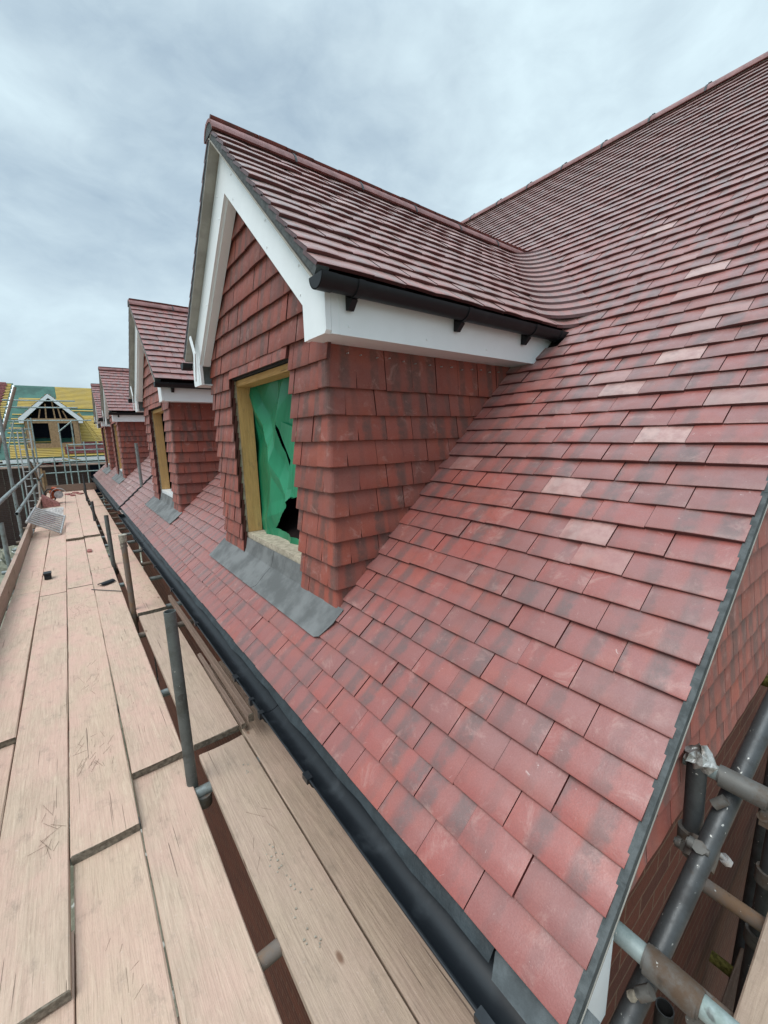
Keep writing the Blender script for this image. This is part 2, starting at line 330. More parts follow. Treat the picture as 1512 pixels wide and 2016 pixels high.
def half_round(mb, p0, p1, r, ang0, ang1, up=Vector((0, 0, 1)), th=.012, seg=14, flare=0, mi=0):
    p0 = Vector(p0); p1 = Vector(p1); d = (p1-p0).normalized(); s_ = d.cross(up).normalized()
    def ring(p, rr): return [p+rr*(math.sin(a)*s_+math.cos(a)*up) for a in [ang0+(ang1-ang0)*i/seg for i in range(seg+1)]]
    A = ring(p0, r+flare); B_ = ring(p1, r); A2 = ring(p0, r+flare-th); B2 = ring(p1, r-th); k = seg+1
    vs = A+B_; mb.add(vs, [(i, i+1, k+i+1, k+i) for i in range(seg)], sm=True, mi=mi)
    mb.add(A2+B2, [(i, i+1, k+i+1, k+i) for i in range(seg)], sm=True, mi=mi)
    mb.add(A+A2, [(i, i+1, k+i+1, k+i) for i in range(seg)], mi=mi); mb.add(B_+B2, [(i, i+1, k+i+1, k+i) for i in range(seg)], mi=mi)
    for i in (0, seg): mb.add([A[i], B_[i], B2[i], A2[i]], [(0, 1, 2, 3)], mi=mi)

# ---------------------------------------------------------------- dormer
def dormer(house, org, yc, fine, label):
    lodf = (lambda P: 2) if fine else (lambda P: 1)
    W = .86; XF = .955; s_all = (-1, 1)
    # tile-hung walls (this mesh is the dormer part itself)
    mb = MB(); gv = .1145
    # front rows, tails from -0.825 upward ; the opening between yc-.48 and yc+.31
    for r_ in range(-1, 20):
        z = -.825+gv*r_
        if z > 1.18: break
        top = z+gv
        lims = []
        hw = W+.006 if z < .36 else max(0, min(W-.02, (1.33-z)/TAN+.02))
        lims = [(-hw, -.48), (.41, hw)] if z < .33 else [(-hw, hw)]
        if .30 < z < .33:
            for q_ in range(5): one_tile(mb, Vector((XF-.036, yc-.48+q_*.178, .378)), Vector((0, 1, 0)), Vector((0, 0, 1)), Vector((-1, 0, 0)), .175, .05, .0145, .010, 1, (R.random(), R.random(), R.random()))
        for a, b_ in lims:
            if b_-a < .05: continue
            if z < .30:
                wf = .075 if r_ % 2 else .125
                if a < -.5: a = -(W-.0035)+wf
                else: b_ = (W-.0035)-wf
            # angle tiles at the outer corners, joints alternate
            u = a; first = True
            while u < b_-.004:
                ww = TW
                if first: ww = TW*(.5 if r_ % 2 else 1)
                first = False
                if u+ww > b_ or b_-(u+ww) < .035: ww = b_-u
                rise = 0
                P = Vector((XF-.028, yc+u, z+R.uniform(-.002, .002)))
                one_tile(mb, P, Vector((0, 1, 0)), Vector((0, 0, 1)), Vector((-1, 0, 0)), ww-.003, gv, .0165+R.uniform(0, .004), .019, 2 if fine else 1, (R.random(), R.random(), R.random()), arch=R.uniform(.0005, .002), skew=R.uniform(-.002, .002))
                u += ww
            # the stepped tile ends seen on the opening reveal, left leaf
            if a > 0 and z < .33:
                mb.add([(XF-.052, yc+a-.002, z), (XF-.036, yc+a-.002, z+gv*1.5), (XF-.012, yc+a-.002, z+gv*1.5), (XF-.036, yc+a-.002, z)], [(0, 1, 2, 3)], [(0, -1)]*4)
    # side cheeks
    for s_ in s_all:
        yw = yc+s_*(W-.018)
        for r_ in range(-1, 10):      # purpose-made corner tiles wrapping from front to cheek
            z = -.825+gv*r_; wf = .075 if r_ % 2 else .125; ws = .155 if r_ % 2 else .092; hh = gv if r_ < 9 else .17
            lf_ = []
            for (zz, o_, f_) in ((z, .0175, 0), (z+.004, .0195, 0), (z+hh*1.15, -.001, .008)):
                F_ = XF-.028-o_; S_ = yw+s_*o_; cc = .011
                lf_.append([Vector(p) for p in ((F_, S_-s_*(wf-.002-f_), zz), (F_, S_-s_*cc*1.1, zz), (F_+cc*.35, S_-s_*cc*.35, zz), (F_+cc*1.1, S_, zz), (F_+ws-.002-f_, S_, zz))])
            c_ = (R.random(), R.random(), R.random()); uu = [(0, 0), (wf/TW, 0), (wf/TW+.03, 0), (wf/TW+.06, 0), ((wf+ws)/TW, 0)]
            vs = lf_[0]+lf_[1]+lf_[2]; mb.add(vs, [(j*5+i, j*5+i+1, j*5+i+6, j*5+i+5) for j in range(2) for i in range(4)], uu*3, c_)
            inn = [Vector((p.x+.013 if i < 3 else p.x, p.y-s_*.013 if i > 1 else p.y, p.z)) for i, p in enumerate(lf_[0])]
            mb.add(lf_[0]+inn, [(i, i+1, i+6, i+5) for i in range(4)], [(0, -1)]*10, c_)
            for i in (0, 4):
                dv = Vector((.013, 0, 0)) if i == 0 else Vector((0, -s_*.013, 0)); mb.add([lf_[0][i], lf_[2][i], lf_[2][i]+dv, lf_[0][i]+dv], [(0, 1, 2, 3)], [(0, -1)]*4, c_)
        for r_ in range(0, 11):
            z = -.825+gv*r_; gg = gv if r_ < 9 else .19
            if z > .30: break
            x1 = xroof(z+gg)+.06; u = XF-.0435+(.155 if r_ % 2 else .092); first = False
            while u < x1:
                ww = TW
                P = Vector((u, yw, z+R.uniform(-.002, .002)))
                c_ = (R.random(), R.random(), R.random())
                one_tile(mb, P, Vector((1, 0, 0)), Vector((0, 0, 1)), Vector((0, s_, 0)), ww-.003, gg, .0165+R.uniform(0, .004), .019, 2 if (fine and s_ < 0) else 1, c_, slant=-.012 if first else 0, arch=R.uniform(.0005, .002), skew=R.uniform(-.002, .002))
                first = False; u += ww
            if r_ == 9: break
    # nails just under the soffit
    D = mb.build('dormer', 'hung', house, org)
    if label: D['label'] = label
    # sheathing box
    b2 = MB(); zt = .37
    for s_ in s_all:
        ya_ = yc+s_*(W-.025); yb_ = yc+s_*(W-.11)
        b2.prism([(XF-.026, ya_, -.93), (xroof(zt)+.1, ya_, zt), (XF-.026, ya_, zt)], (0, yb_-ya_, 0))
    b2.box(XF-.024, XF-.002, yc-W+.03, yc-.50, -.9, .37); b2.box(XF-.024, XF-.002, yc+.435, yc+W-.03, -.9, .37)
    b2.prism([(XF-.024, yc-W+.03, .375), (XF-.024, yc+W-.03, .375), (XF-.024, yc, 1.20)], (.02, 0, 0))
    b2.box(XF+.01, XF+.12, yc-.80, yc+.80, .37, .44)
    b2.build('wall_lining', 'sheath', D, org)
    # opening: jambs, head, sill
    fr = MB(); fr.box(XF+.002, XF+.10, yc+.412, yc+.46, -.66, .37, along=2); fr.box(XF+.004, XF+.10, yc-.56, yc-.50, -.66, .37, along=2)
    fr.box(XF+.004, XF+.10, yc-.50, yc+.412, .335, .372, along=1)
    fr.build('window_frame', 'frame', D, org)
    fs_ = MB(); fs_.box(XF-.018, XF+.003, yc+.420, yc+.436, -.72, .37); fs_.build('trim_strip', 'osb', D, org)
    sl_ = MB(); sl_.box(XF-.006, XF+.16, yc-.50, yc+.43, -.70, -.662); sl_.build('window_sill', 'osb' if fine else 'pvc', D, org)
    # green sheet with folds and tear, in the opening
    if fine:
        g_ = MB(); ny, nz = 220, 270; X0 = XF+.112
        def inside(y, z, poly):
            c_ = False; j = len(poly)-1
            for i in range(len(poly)):
                if (poly[i][1] > z) != (poly[j][1] > z) and y < (poly[j][0]-poly[i][0])*(z-poly[i][1])/(poly[j][1]-poly[i][1])+poly[i][0]: c_ = not c_
                j = i
            return c_
        hole = [(yc-.15, -.36), (yc-.02, -.44), (yc+.07, -.51), (yc+.165, -.605), (yc-.10, -.618), (yc-.52, -.64), (yc-.52, -.27), (yc-.25, -.335)]
        slit = [(yc+.02, .109), (yc-.172, -.131), (yc-.085, -.32), (yc-.10, -.18), (yc-.03, -.05)]
        vs = []; fs = []
        for j in range(nz+1):
            for i in range(ny+1):
                y = yc-.52+1.02*i/ny; z = -.70+1.10*j/nz
                yy, zz2 = y-yc, z
                def cr(a_, b_, c_, w_): 
                    d_ = yy*a_+zz2*b_-c_; return max(0, 1-abs(d_)/w_)
                x = X0-.034*cr(.93, .36, .02, .11)-.03*cr(.80, -.60, .16, .09)-.022*cr(.98, .2, -.21, .07)+.018*cr(.6, .8, .22, .12)-.010*cr(.3, .95, -.44, .08)
                vs.append((x, y, z))
        for j in range(nz):
            for i in range(ny):
                y = yc-.52+1.02*(i+.5)/ny; z = -.70+1.10*(j+.5)/nz
                if inside(y, z, hole) or inside(y, z, slit): continue
                a = j*(ny+1)+i; fs.append((a, a+1, a+ny+2, a+ny+1))
        g_.add(vs, fs, sm=True)
        # folded-back flap beside the slit
        fl = [(yc+.02, .11), (yc-.06, -.02), (yc-.15, -.14), (yc-.09, -.31), (yc-.14, -.37), (yc-.30, -.33), (yc-.42, -.12), (yc-.20, .06)]
        g_.prism([(X0-.012-.035*max(0, (y-yc+.40))*.4-.02*abs(z+.1), y, z) for y, z in fl], (.001, 0, 0))
        g_.build('plastic_sheet', 'green', D, org)
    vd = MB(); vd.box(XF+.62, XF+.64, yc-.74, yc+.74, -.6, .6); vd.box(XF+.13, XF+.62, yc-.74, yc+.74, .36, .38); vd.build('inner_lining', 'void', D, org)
    # roof
    rf = MB(); rows = int(EH/CS/G)+1
    for s_ in s_all:
        lf = (lambda P: 2) if (fine and s_ < 0) else (lambda P: 1)
        V = Vector((0, -s_*CS, SN)); N_ = Vector((0, s_*SN, CS))
        O = Vector((DX0, yc+s_*EH, ZK0))
        def keep(u, v): return DX0+u < xroof(ZK0+v*SN)+.12
        tile_field(rf, O, Vector((1, 0, 0)), V, N_, rows, 3.3, keep, lf)
        # swept valley tiles: one curved tile per course
        for k in range(rows):
            zt_, zh = ZK0+k*G*SN, ZK0+(k+1.25)*G*SN
            if zh > DAP-.01: zh = DAP-.01
            cols = []
            rr = .24 if k > 0 else .10
            for (z, lift) in ((zt_, .0205), (zh, .0035)):
                vx, vy = xroof(z), yc+s_*(DAP-z)/TAN
                A = Vector((vx-rr, vy, z)); Bp = Vector((vx, vy+s_*rr, z)); Cc = Vector((vx, vy, z))
                ln = []
                for i in range(13):
                    q = i/12; p = A*(1-q)**2+Cc*2*q*(1-q)+Bp*q*q; nn_ = (N_*(1-q)+Vector((-SN, 0, CS))*q).normalized()
                    ln.append(p+nn_*lift)
                cols.append(ln)
            for (i0, i1) in (((0, 4), (4, 9), (9, 12)) if k % 2 else ((0, 2), (2, 7), (7, 12))):
                A_, B_ = cols[0][i0:i1+1], cols[1][i0:i1+1]; n_c = i1-i0+1; c_ = (R.random()*.9, R.random(), R.random())
                rf.add(A_+B_, [(i, i+1, n_c+1+i, n_c+i) for i in range(n_c-1)], [(i*.24, 0) for i in range(n_c)]+[(i*.24, .1) for i in range(n_c)], c_, True)
                rf.add(A_+[p-Vector((0, 0, .018)) for p in A_], [(i, i+1, n_c+1+i, n_c+i) for i in range(n_c-1)], [(0, -1)]*(2*n_c), c_)
    D_roof = rf.build('roof', 'tile', D, org)
    ul = MB()
    for s_ in s_all:
        O = Vector((DX0+.012, yc+s_*(EH-.01), ZK0+.0)); n_ = Vector((0, s_*SN, CS)); a = O-n_*.008; b_ = Vector((DX0+.012, yc, DAP))-n_*.008
        ul.add([a, b_, b_+Vector((3.0, 0, 0)), a+Vector((1.78, 0, 0))], [(0, 1, 2, 3)])
        a2 = a-n_*.02; b3 = b_-n_*.02
        ul.add([a2, b3, b3+Vector((3.0, 0, 0)), a2+Vector((1.78, 0, 0))], [(0, 1, 2, 3)])
    ul.build('roof_underlay', 'dark', D, org)
    # verge: undercloak + mortar bedding
    vg = MB()
    for s_ in s_all:
        n_ = Vector((0, s_*SN, CS)); a = Vector((DX0+.004, yc+s_*(EH+.0), ZK0)); b_ = Vector((DX0+.004, yc, DAP))
        vg.prism([a+n_*.006, b_+n_*.006, b_-n_*.034, a-n_*.034], (.05, 0, 0))
    vg.build('verge', 'mortar', D, org)
    uc = MB()
    for s_ in s_all:
        n_ = Vector((0, s_*SN, CS)); a = Vector((DX0+.002, yc+s_*(EH-.01), ZK0)); b_ = Vector((DX0+.002, yc, DAP))
        uc.prism([a-n_*.035, b_-n_*.035, b_-n_*.041, a-n_*.041], (.13, 0, 0))
    uc.build('undercloak', 'film', D, org)
    # bargeboards, box ends, fascia, soffit
    XB = .84
    for s_ in s_all:
        bb = MB(); yo = 1.0; P = [(0, 1.487), (-yo+.15, 1.487-(yo-.15)*TAN), (-yo+.15, .385), (-.815, .385), (-.815, .525), (0, 1.275)]
        bb.prism([(XB, yc-s_*y, z) for y, z in P], (.02, 0, 0))
        # moulded return along the lower edge
        bb.prism([(XB+.02, yc-s_*y, z) for y, z in [(-.815, .525), (0, 1.275), (0, 1.262), (-.805, .513)]], (.05, 0, 0))
        for q_ in (.12, .5, .80):
            for dz_ in (.05, .16): yq = q_*1.0; bb.tube((XB-.003, yc+s_*yq, 1.47-yq*TAN-dz_), (XB+.002, yc+s_*yq, 1.47-yq*TAN-dz_), .005, 8)
        bo = bb.build('bargeboard', 'pvc', D, org); md = bo.modifiers.new('b', 'BEVEL'); md.width = .003; md.segments = 2
        bx = MB(); q0, q1 = .852, 1.0
        bx.prism([(XB-.003, yc+s_*q0, .385), (XB-.003, yc+s_*(q1-.012), .385), (XB-.003, yc+s_*q1, .397), (XB-.003, yc+s_*q1, .535), (XB-.003, yc+s_*q0, 1.485-q0*TAN)], (.024, 0, 0))
        bxo = bx.build('box_end', 'pvc', D, org)
        fa = MB(); xe_ = xroof(.385)
        fa.prism([(XB+.022, yc+s_*1.0, .385), (xroof(.385)+.03, yc+s_*1.0, .385), (xroof(.55)+.03, yc+s_*1.0, .55), (XB+.022, yc+s_*1.0, .55)], (0, -s_*.02, 0))
        [fa.tube((XB+.10+.42*q_, yc+s_*1.003, .42), (XB+.10+.42*q_, yc+s_*.998, .42), .005, 8) for q_ in range(4)]; fa.box(XB+.055, XB+.057, *sorted((yc+s_*1.0, yc+s_*1.001)), .386, .549)
        fo = fa.build('fascia', 'pvc', D, org)
        so = MB(); so.prism([(XB+.022, yc+s_*.981, .386), (xroof(.386)+.03, yc+s_*.981, .386), (xroof(.386)+.03, yc+s_*.835, .386), (XB+.022, yc+s_*.835, .386)], (0, 0, .008))
        so.build('soffit', 'pvc', D, org)
        # gutter
        gt = MB(); gy = yc+s_*1.052; gz = .560
        def trough(mb_, x0, x1, r, th):
            half_round(mb_, (x0, gy, gz), (x1, gy, gz), r, math.pi*.5, math.pi*1.5, th=th, seg=16)
        xg1 = xroof(gz)-.02
        trough(gt, DX0+.005, xg1, .046, .003)
        for xx in (DX0+.0, ): 
            gt.add([(xx, gy+.046*math.cos(a), gz+.046*math.sin(a)) for a in [math.pi+math.pi*i/16 for i in range(17)]], [tuple(range(17))])
        g_o = gt.build('gutter', 'blackm', D, org)
        un = MB(); trough(un, xg1-.07, xg1+.01, .050, .006); un.build('gutter_joint', 'blackm', D, org); un = MB(); trough(un, DX0-.012, DX0+.05, .049, .004); un.add([(DX0-.012, gy+.049*math.cos(a), gz+.049*math.sin(a)) for a in [math.pi+math.pi*i/16 for i in range(17)]], [tuple(range(17))])
        un.build('gutter_joint', 'blackm', D, org)
        for xb in (DX0+.155, DX0+.76, DX0+1.30):
            br = MB(); trough(br, xb-.013, xb+.013, .051, .005)
            br.prism([(xb-.013, yc+s_*1.003, .55), (xb-.013, yc+s_*1.003, .475), (xb-.013, yc+s_*1.02, .472), (xb-.013, yc+s_*1.05, .505), (xb-.013, yc+s_*1.03, .52)], (.026, 0, 0))
            br.build('gutter_bracket', 'blackm', D, org)
    # foot trim loosely leaning on the far foot
    tr = MB(); tr.prism([(XB-.05, yc+.80, .41), (XB-.05, yc+.77, .40), (XB-.05, yc+.72, .58), (XB-.05, yc+.80, .71), (XB-.05, yc+.83, .70), (XB-.05, yc+.76, .58)], (.008, 0, 0)); tr.build('cover_trim', 'pvc', D, org)
    # ridge
    x = DX0-.004; i = 0
    while x < 3.48:
        x1 = min(x+.452, 3.53); rd = MB(); half_round(rd, (x, yc, DAP-.048), (x1, yc, DAP-.048), .080, -1.35, 1.35, th=.014, flare=.0)
        if i == 0: rd.add([(x+.003, yc+.073*math.sin(a), DAP-.048+.073*math.cos(a)) for a in [-1.35+2.7*k/14 for k in range(15)]], [tuple(range(15))], mi=1)
        rd.build('ridge_tile', ['ridge', 'mortar'], D, org)
        if x1 < 3.5:
            cl = MB(); half_round(cl, (x1-.006, yc, DAP-.048), (x1+.006, yc, DAP-.048), .0835, -1.45, 1.45, th=.003)
            cl.box(x1-.004, x1+.022, yc-.012, yc+.012, DAP+.032, DAP+.046); cl.build('ridge_clip', 'felt', D, org)
        x = x1+.003; i += 1
    # lead apron
    for (y0, y1, dz) in ((yc-.90, yc-.03, .0), (yc-.06, yc+.90, .002)):
        la = MB(); nrm = Vector((-SN, 0, CS)); n1_, n2_ = 28, 12; vs = []
        for j in range(n2_+1):
            for i in range(n1_+1):
                y = y0+(y1-y0)*i/n1_; q = j/n2_
                xf = .806; e0 = min(i, n1_-i)/n1_*(y1-y0)
                rc = .07 if y0 < yc-.5 else .02
                if i <= n1_ and (y-y0 < rc): xf += rc-math.sqrt(max(0, rc*rc-(rc-(y-y0))**2))
                x = xf+(XF-.02-xf)*q
                p = Vector((x, y, zroof(x)))+nrm*(.0225+dz+.0016*math.sin(y*23)*math.sin(x*40+1)+.001*math.sin((x-.8)*88)+(.006 if j == 0 else 0))
                if j == 0: p -= nrm*.005
                vs.append(p)
        la.add(vs, [(j*(n1_+1)+i, j*(n1_+1)+i+1, (j+1)*(n1_+1)+i+1, (j+1)*(n1_+1)+i) for j in range(n2_) for i in range(n1_)], sm=True)
        e1 = [vs[i] for i in range(n1_+1)]; la.add(e1+[p-nrm*.003 for p in e1], [(i, i+1, n1_+2+i, n1_+1+i) for i in range(n1_)])
        e2 = [vs[j*(n1_+1)] for j in range(n2_+1)]; la.add(e2+[p-nrm*.003 for p in e2], [(i, i+1, n2_+2+i, n2_+1+i) for i in range(n2_)])
        yy0, yy1 = max(y0, yc-.50), min(y1, yc+.43)
        xt = XF-.02-SN*(.0225+dz); zt2 = zroof(XF-.02)+CS*(.0225+dz)
        la.add([(xt-.004, yy0, zt2-.004), (xt-.004, yy1, zt2-.004), (xt+.006, yy1, zt2+.02), (xt+.006, yy0, zt2+.02), (XF-.012-dz, yy1, -.695), (XF-.012-dz, yy0, -.695)], [(0, 1, 2, 3), (3, 2, 4, 5)], sm=True)
        la.build('lead_apron', 'lead', D, org)
    # nail heads
    nl = MB()
    for s_ in (-1,):
        for k in range(16):
            x = XF+.06+k*.082+R.uniform(-.01, .01); z = .345+R.uniform(-.008, .008)
            if x < xroof(z)-.05: nl.tube((x, yc-W-.004, z), (x, yc-W+.01, z), .0028, 6)
    nl.build('nail_heads', 'alu', D, org, kind='stuff')
    return D

# ---------------------------------------------------------------- the two houses of the terrace
def house(y0, y1, dorms, label, near):
    org = (2.8, (y0+y1)/2, -4.9)
    H = empty('house', org, label, 'house', 'houses of the red tiled terrace')
    dys = [d[0] for d in dorms]
    rows = int((RIDGE_X-XE)/CS/G)+1
    def lodf(P):
        if P.y < 2.2 and P.x < 3.2: return 2
        if P.y < 5: return 1
        return 0 if P.y > 7 else 1
    def keep(u, v):
        y = y0+u; x = XE+v*CS; z = ZE+v*SN
        for yc in dys:
            a = abs(y-yc)
            if z < ZK0-.12 and x > 1.0 and a < .76: return False
            if z >= ZK0-.12 and z < DAP and a < (DAP-z)/TAN-.12: return False
            if x < 1.0 and x > .90 and a < .70: return False
        return True
    mb = MB(); tile_field(mb, (XE, y0, ZE), (0, 1, 0), (CS, 0, SN), (-SN, 0, CS), rows, y1-y0, keep, lodf, half_at=0, pale=[(q_[1]-y0, (q_[0]-XE)/CS) for q_ in ((1.41, .63), (1.34, .53), (2.10, .611), (2.25, .63), (2.37, .56), (1.89, .47), (1.765, .52), (2.62, .75), (2.9, .62), (3.1, 1.1), (1.62, 1.42), (3.3, .8), (2.05, .95), (2.45, .8), (2.8, 1.0), (1.98, .78), (1.55, .9), (2.6, .45), (2.95, .38))] if near else None)
    mb.build('roof', 'tile', H, org)
    # underlay and far slope
    ul = MB(); n_ = Vector((-SN, 0, CS))
    for yc_a, yc_b in [(y0+.004, y1-.004)]:
        a = Vector((XE+.01, yc_a, ZE+.009))-n_*.006; b_ = Vector((RIDGE_X, yc_a, RIDGE_Z))-n_*.006; d_ = Vector((0, yc_b-yc_a, 0))
        ul.add([a, b_, b_+d_, a+d_], [(0, 1, 2, 3)]); ul.add([b_, (2*RIDGE_X-XE, yc_a, ZE), (2*RIDGE_X-XE, yc_b, ZE), b_+d_], [(0, 1, 2, 3)])
    ul.build('roof_underlay', 'dark', H, org)
    # ridge
    y = y0-.01
    while y < y1-.05:
        yb = min(y+.452, y1); rd = MB(); half_round(rd, (RIDGE_X, y, RIDGE_Z-.045), (RIDGE_X, yb, RIDGE_Z-.045), .092, -1.4, 1.4, th=.014); rd.build('ridge_tile', 'ridge', H, org)
        if yb < 12:
            cl = MB(); half_round(cl, (RIDGE_X, yb-.009, RIDGE_Z-.045), (RIDGE_X, yb+.009, RIDGE_Z-.045), .097, -1.45, 1.45, th=.004); cl.box(RIDGE_X-.014, RIDGE_X+.014, yb-.02, yb+.006, RIDGE_Z+.045, RIDGE_Z+.066); cl.build('ridge_clip', 'felt', H, org)
        y = yb+.003
    # eaves wall, fascia, soffit
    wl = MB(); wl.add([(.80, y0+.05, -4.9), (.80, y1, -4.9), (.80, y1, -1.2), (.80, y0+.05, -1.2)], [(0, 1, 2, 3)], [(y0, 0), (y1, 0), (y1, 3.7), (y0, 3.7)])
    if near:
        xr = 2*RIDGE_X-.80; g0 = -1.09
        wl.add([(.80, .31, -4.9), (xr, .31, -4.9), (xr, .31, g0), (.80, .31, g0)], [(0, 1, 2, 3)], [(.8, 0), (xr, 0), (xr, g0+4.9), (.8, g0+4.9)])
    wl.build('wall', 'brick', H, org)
    fa = MB(); fa.box(.645, .665, y0+.03, y1, -1.30, -1.135); fa.build('fascia', 'pvc', H, org)
    so = MB(); so.box(.665, .80, y0+.05, y1, -1.30, -1.29); so.build('soffit', 'pvc', H, org)
    # gutter
    gy0, gy1 = (y0-.05, y1-.45) if near else (y0+.15, y1)
    gx, gz, gr = .567, -1.145, .058
    def trough(mb_, a, b_, r, th): half_round(mb_, (gx, a, gz), (gx, b_, gz), r, math.pi*.5, math.pi*1.5, th=th, seg=20)
    gt = MB(); cuts = [gy0]; 
    while cuts[-1]+4 < gy1: cuts.append(cuts[-1]+(1.62-gy0 if (near and len(cuts) == 1) else 3.9))
    cuts.append(gy1)
    for a, b_ in zip(cuts, cuts[1:]): trough(gt, a+.003, b_-.003, gr, .003)
    for x_ in (gx-gr-.002,): gt.tube((x_, gy0, gz+.001), (x_, gy1, gz+.001), .0035, 8)
    gt.add([(gx+gr*math.cos(a), gy1, gz+gr*math.sin(a)) for a in [math.pi+math.pi*i/16 for i in range(17)]], [tuple(range(17))])
    gt.build('gutter', 'black', H, org)
    for q in cuts[1:-1]:
        un = MB(); trough(un, q-.09, q+.055, gr+.005, .0035); trough(un, q-.01, q+.004, gr-.0022, .003)
        un.box(gx-gr-.014, gx-gr+.008, q-.085, q-.06, gz-.02, gz+.008); un.box(gx-gr-.014, gx-gr+.008, q+.03, q+.05, gz-.02, gz+.008); un.build('gutter_joint', 'black', H, org)
    yb = y0+.115 if near else y0+.6
    while yb < gy1:
        br = MB(); trough(br, yb-.016, yb+.016, gr+.004, .003); br.box(gx-gr-.012, gx-gr+.010, yb-.018, yb+.018, gz-.012, gz+.007); br.box(gx+.04, .645, yb-.015, yb+.015, gz-.05, gz+.005)
        br.build('gutter_bracket', 'black', H, org); yb += .755
    # eaves felt tray dropping into the gutter
    ft = MB(); n3 = 60; vs = []
    for i in range(n3+1):
        y = (y0+.17 if near else y0)+(y1-y0-.2)*i/n3; q = .004*math.sin(i*2.1)+.003*math.sin(i*5.3)
        vs += [(.655, y, ZE+.006), (.607, y, ZE-.018+q*.3), (.590+q*.6, y, ZE-.040+q)]
    ft.add(vs, [(3*i+j, 3*i+j+1, 3*i+j+4, 3*i+j+3) for i in range(n3) for j in range(2)], sm=True); ft.build('eaves_felt', 'felt', H, org)
    if near:
        # grey felt at the end of the eaves, verge strip, hung tiles on the gable, box end
        g2 = MB(); g2.add([(.66, y0-.035, ZE+.008), (.606, y0-.035, ZE-.02), (.578, y0-.035, ZE-.05), (.66, y0+.165, ZE+.008), (.606, y0+.165, ZE-.018), (.575, y0+.15, ZE-.045)], [(0, 1, 4, 3), (1, 2, 5, 4)], sm=True); g2.build('eaves_felt', 'greyfelt', H, org)
        vg = MB(); n_ = Vector((-SN, 0, CS)); a = Vector((XE-.004, y0+.006, ZE)); b_ = Vector((RIDGE_X, y0+.006, RIDGE_Z)); n4 = 90
        for i in range(n4):
            p, q = a.lerp(b_, i/n4), a.lerp(b_, (i+1)/n4); j1 = R.uniform(-.0006, .0006)
            vg.prism([p+n_*(.010+j1), q+n_*(.010+j1), q-n_*.016, p-n_*.016], (0, -.017+j1*.4, 0))
        vg.build('verge', 'mortar', H, org)
        u2 = MB(); u2.prism([a-n_*.016, b_-n_*.016, b_-n_*.020, a-n_*.020], (0, -.019, 0)); u2.prism([a+Vector((.02, .02, 0))-n_*.023, b_+Vector((0, .02, 0))-n_*.023, b_+Vector((0, .02, 0))-n_*.030, a+Vector((.02, .02, 0))-n_*.030], (0, .06, 0)); u2.build('undercloak', 'film', H, org)
        hg = MB(); z = -1.085; r_ = 0
        while z < RIDGE_Z-.2:
            x = xroof(z)-.02; xr = 2*RIDGE_X-x; x -= 0 if r_ % 2 else .08
            while x < min(xr, 5.2):
                c_ = (R.random(), R.random(), R.random())
                P = Vector((x, .305, z))
                if zroof(x+TW) < z-.05 or x < .8: x += TW; continue
                gg = min(.1145, (zroof(max(x, .8))-z-.05)/1.25)
                if gg > .02: one_tile(hg, P, Vector((1, 0, 0)), Vector((0, 0, 1)), Vector((0, -1, 0)), TW-.003, gg, .024, .016*gg/.1145, 1, c_)
                x += TW
            z += .1145; r_ += 1
        hg.build('hung_tiles', 'hung', H, org)
        gb = MB(); xr = 2*RIDGE_X-.8; gb.add([(.80, .309, -1.088), (xr, .309, -1.088), (xr, .309, zroof(.8)), (RIDGE_X, .309, RIDGE_Z-.04), (.80, .309, zroof(.80)-.03)], [(0, 1, 2, 3, 4)]); gb.build('gable_lining', 'dark', H, org)
        be = MB(); be.prism([(.64, .262, -1.30), (.80, .262, -1.30), (.80, .262, -.985), (.64, .262, -1.12)], (0, .02, 0)); be.build('box_end', 'pvc', H, org)
    for yc, fine, lb, src in dorms:
        if src is None: D = dormer(H, org, yc, fine, lb)
        else:
            D = copy_thing(src[0], None, H); dy = yc-src[1]; o2 = Vector(src[2])-Vector(org)+Vector((0, dy, 0))
            D.location = o2; D['label'] = lb
        dorms_out.append((D, yc, org))
    return H
dorms_out = []
JY = 8.12; JW = .085
HA = house(.258, JY-JW, [(2.43, True, 'nearest dormer, with a torn green sheet in its window opening', None), (5.76, False, 'second dormer, its opening edged by yellow timber', None)], 'near terraced house with red tiled roof running down to the camera side', True)
src = dorms_out[1]
HB = house(JY+JW, 16.55, [(11.15, False, 'third dormer along the terrace', src), (14.45, False, 'furthest dormer along the terrace', src)], 'further terraced house beyond the dark joint in the red roof', False)
# dark bonding trench between the two roofs
jt = MB(); n_ = Vector((-SN, 0, CS)); a = Vector((XE-.03, JY-JW, ZE-.03)); b_ = Vector((RIDGE_X, JY-JW, RIDGE_Z)); jt.prism([a-n_*.004, b_-n_*.004, b_-n_*.02, a-n_*.02], (0, JW*2, 0))
jt.prism([a+n_*.032, b_+n_*.032, b_+n_*.0, a+n_*.0], (0, .018, 0)); jt.build('bonding_gutter', 'felt', HB, (2.8, (JY+.05+16.55)/2, -4.9))

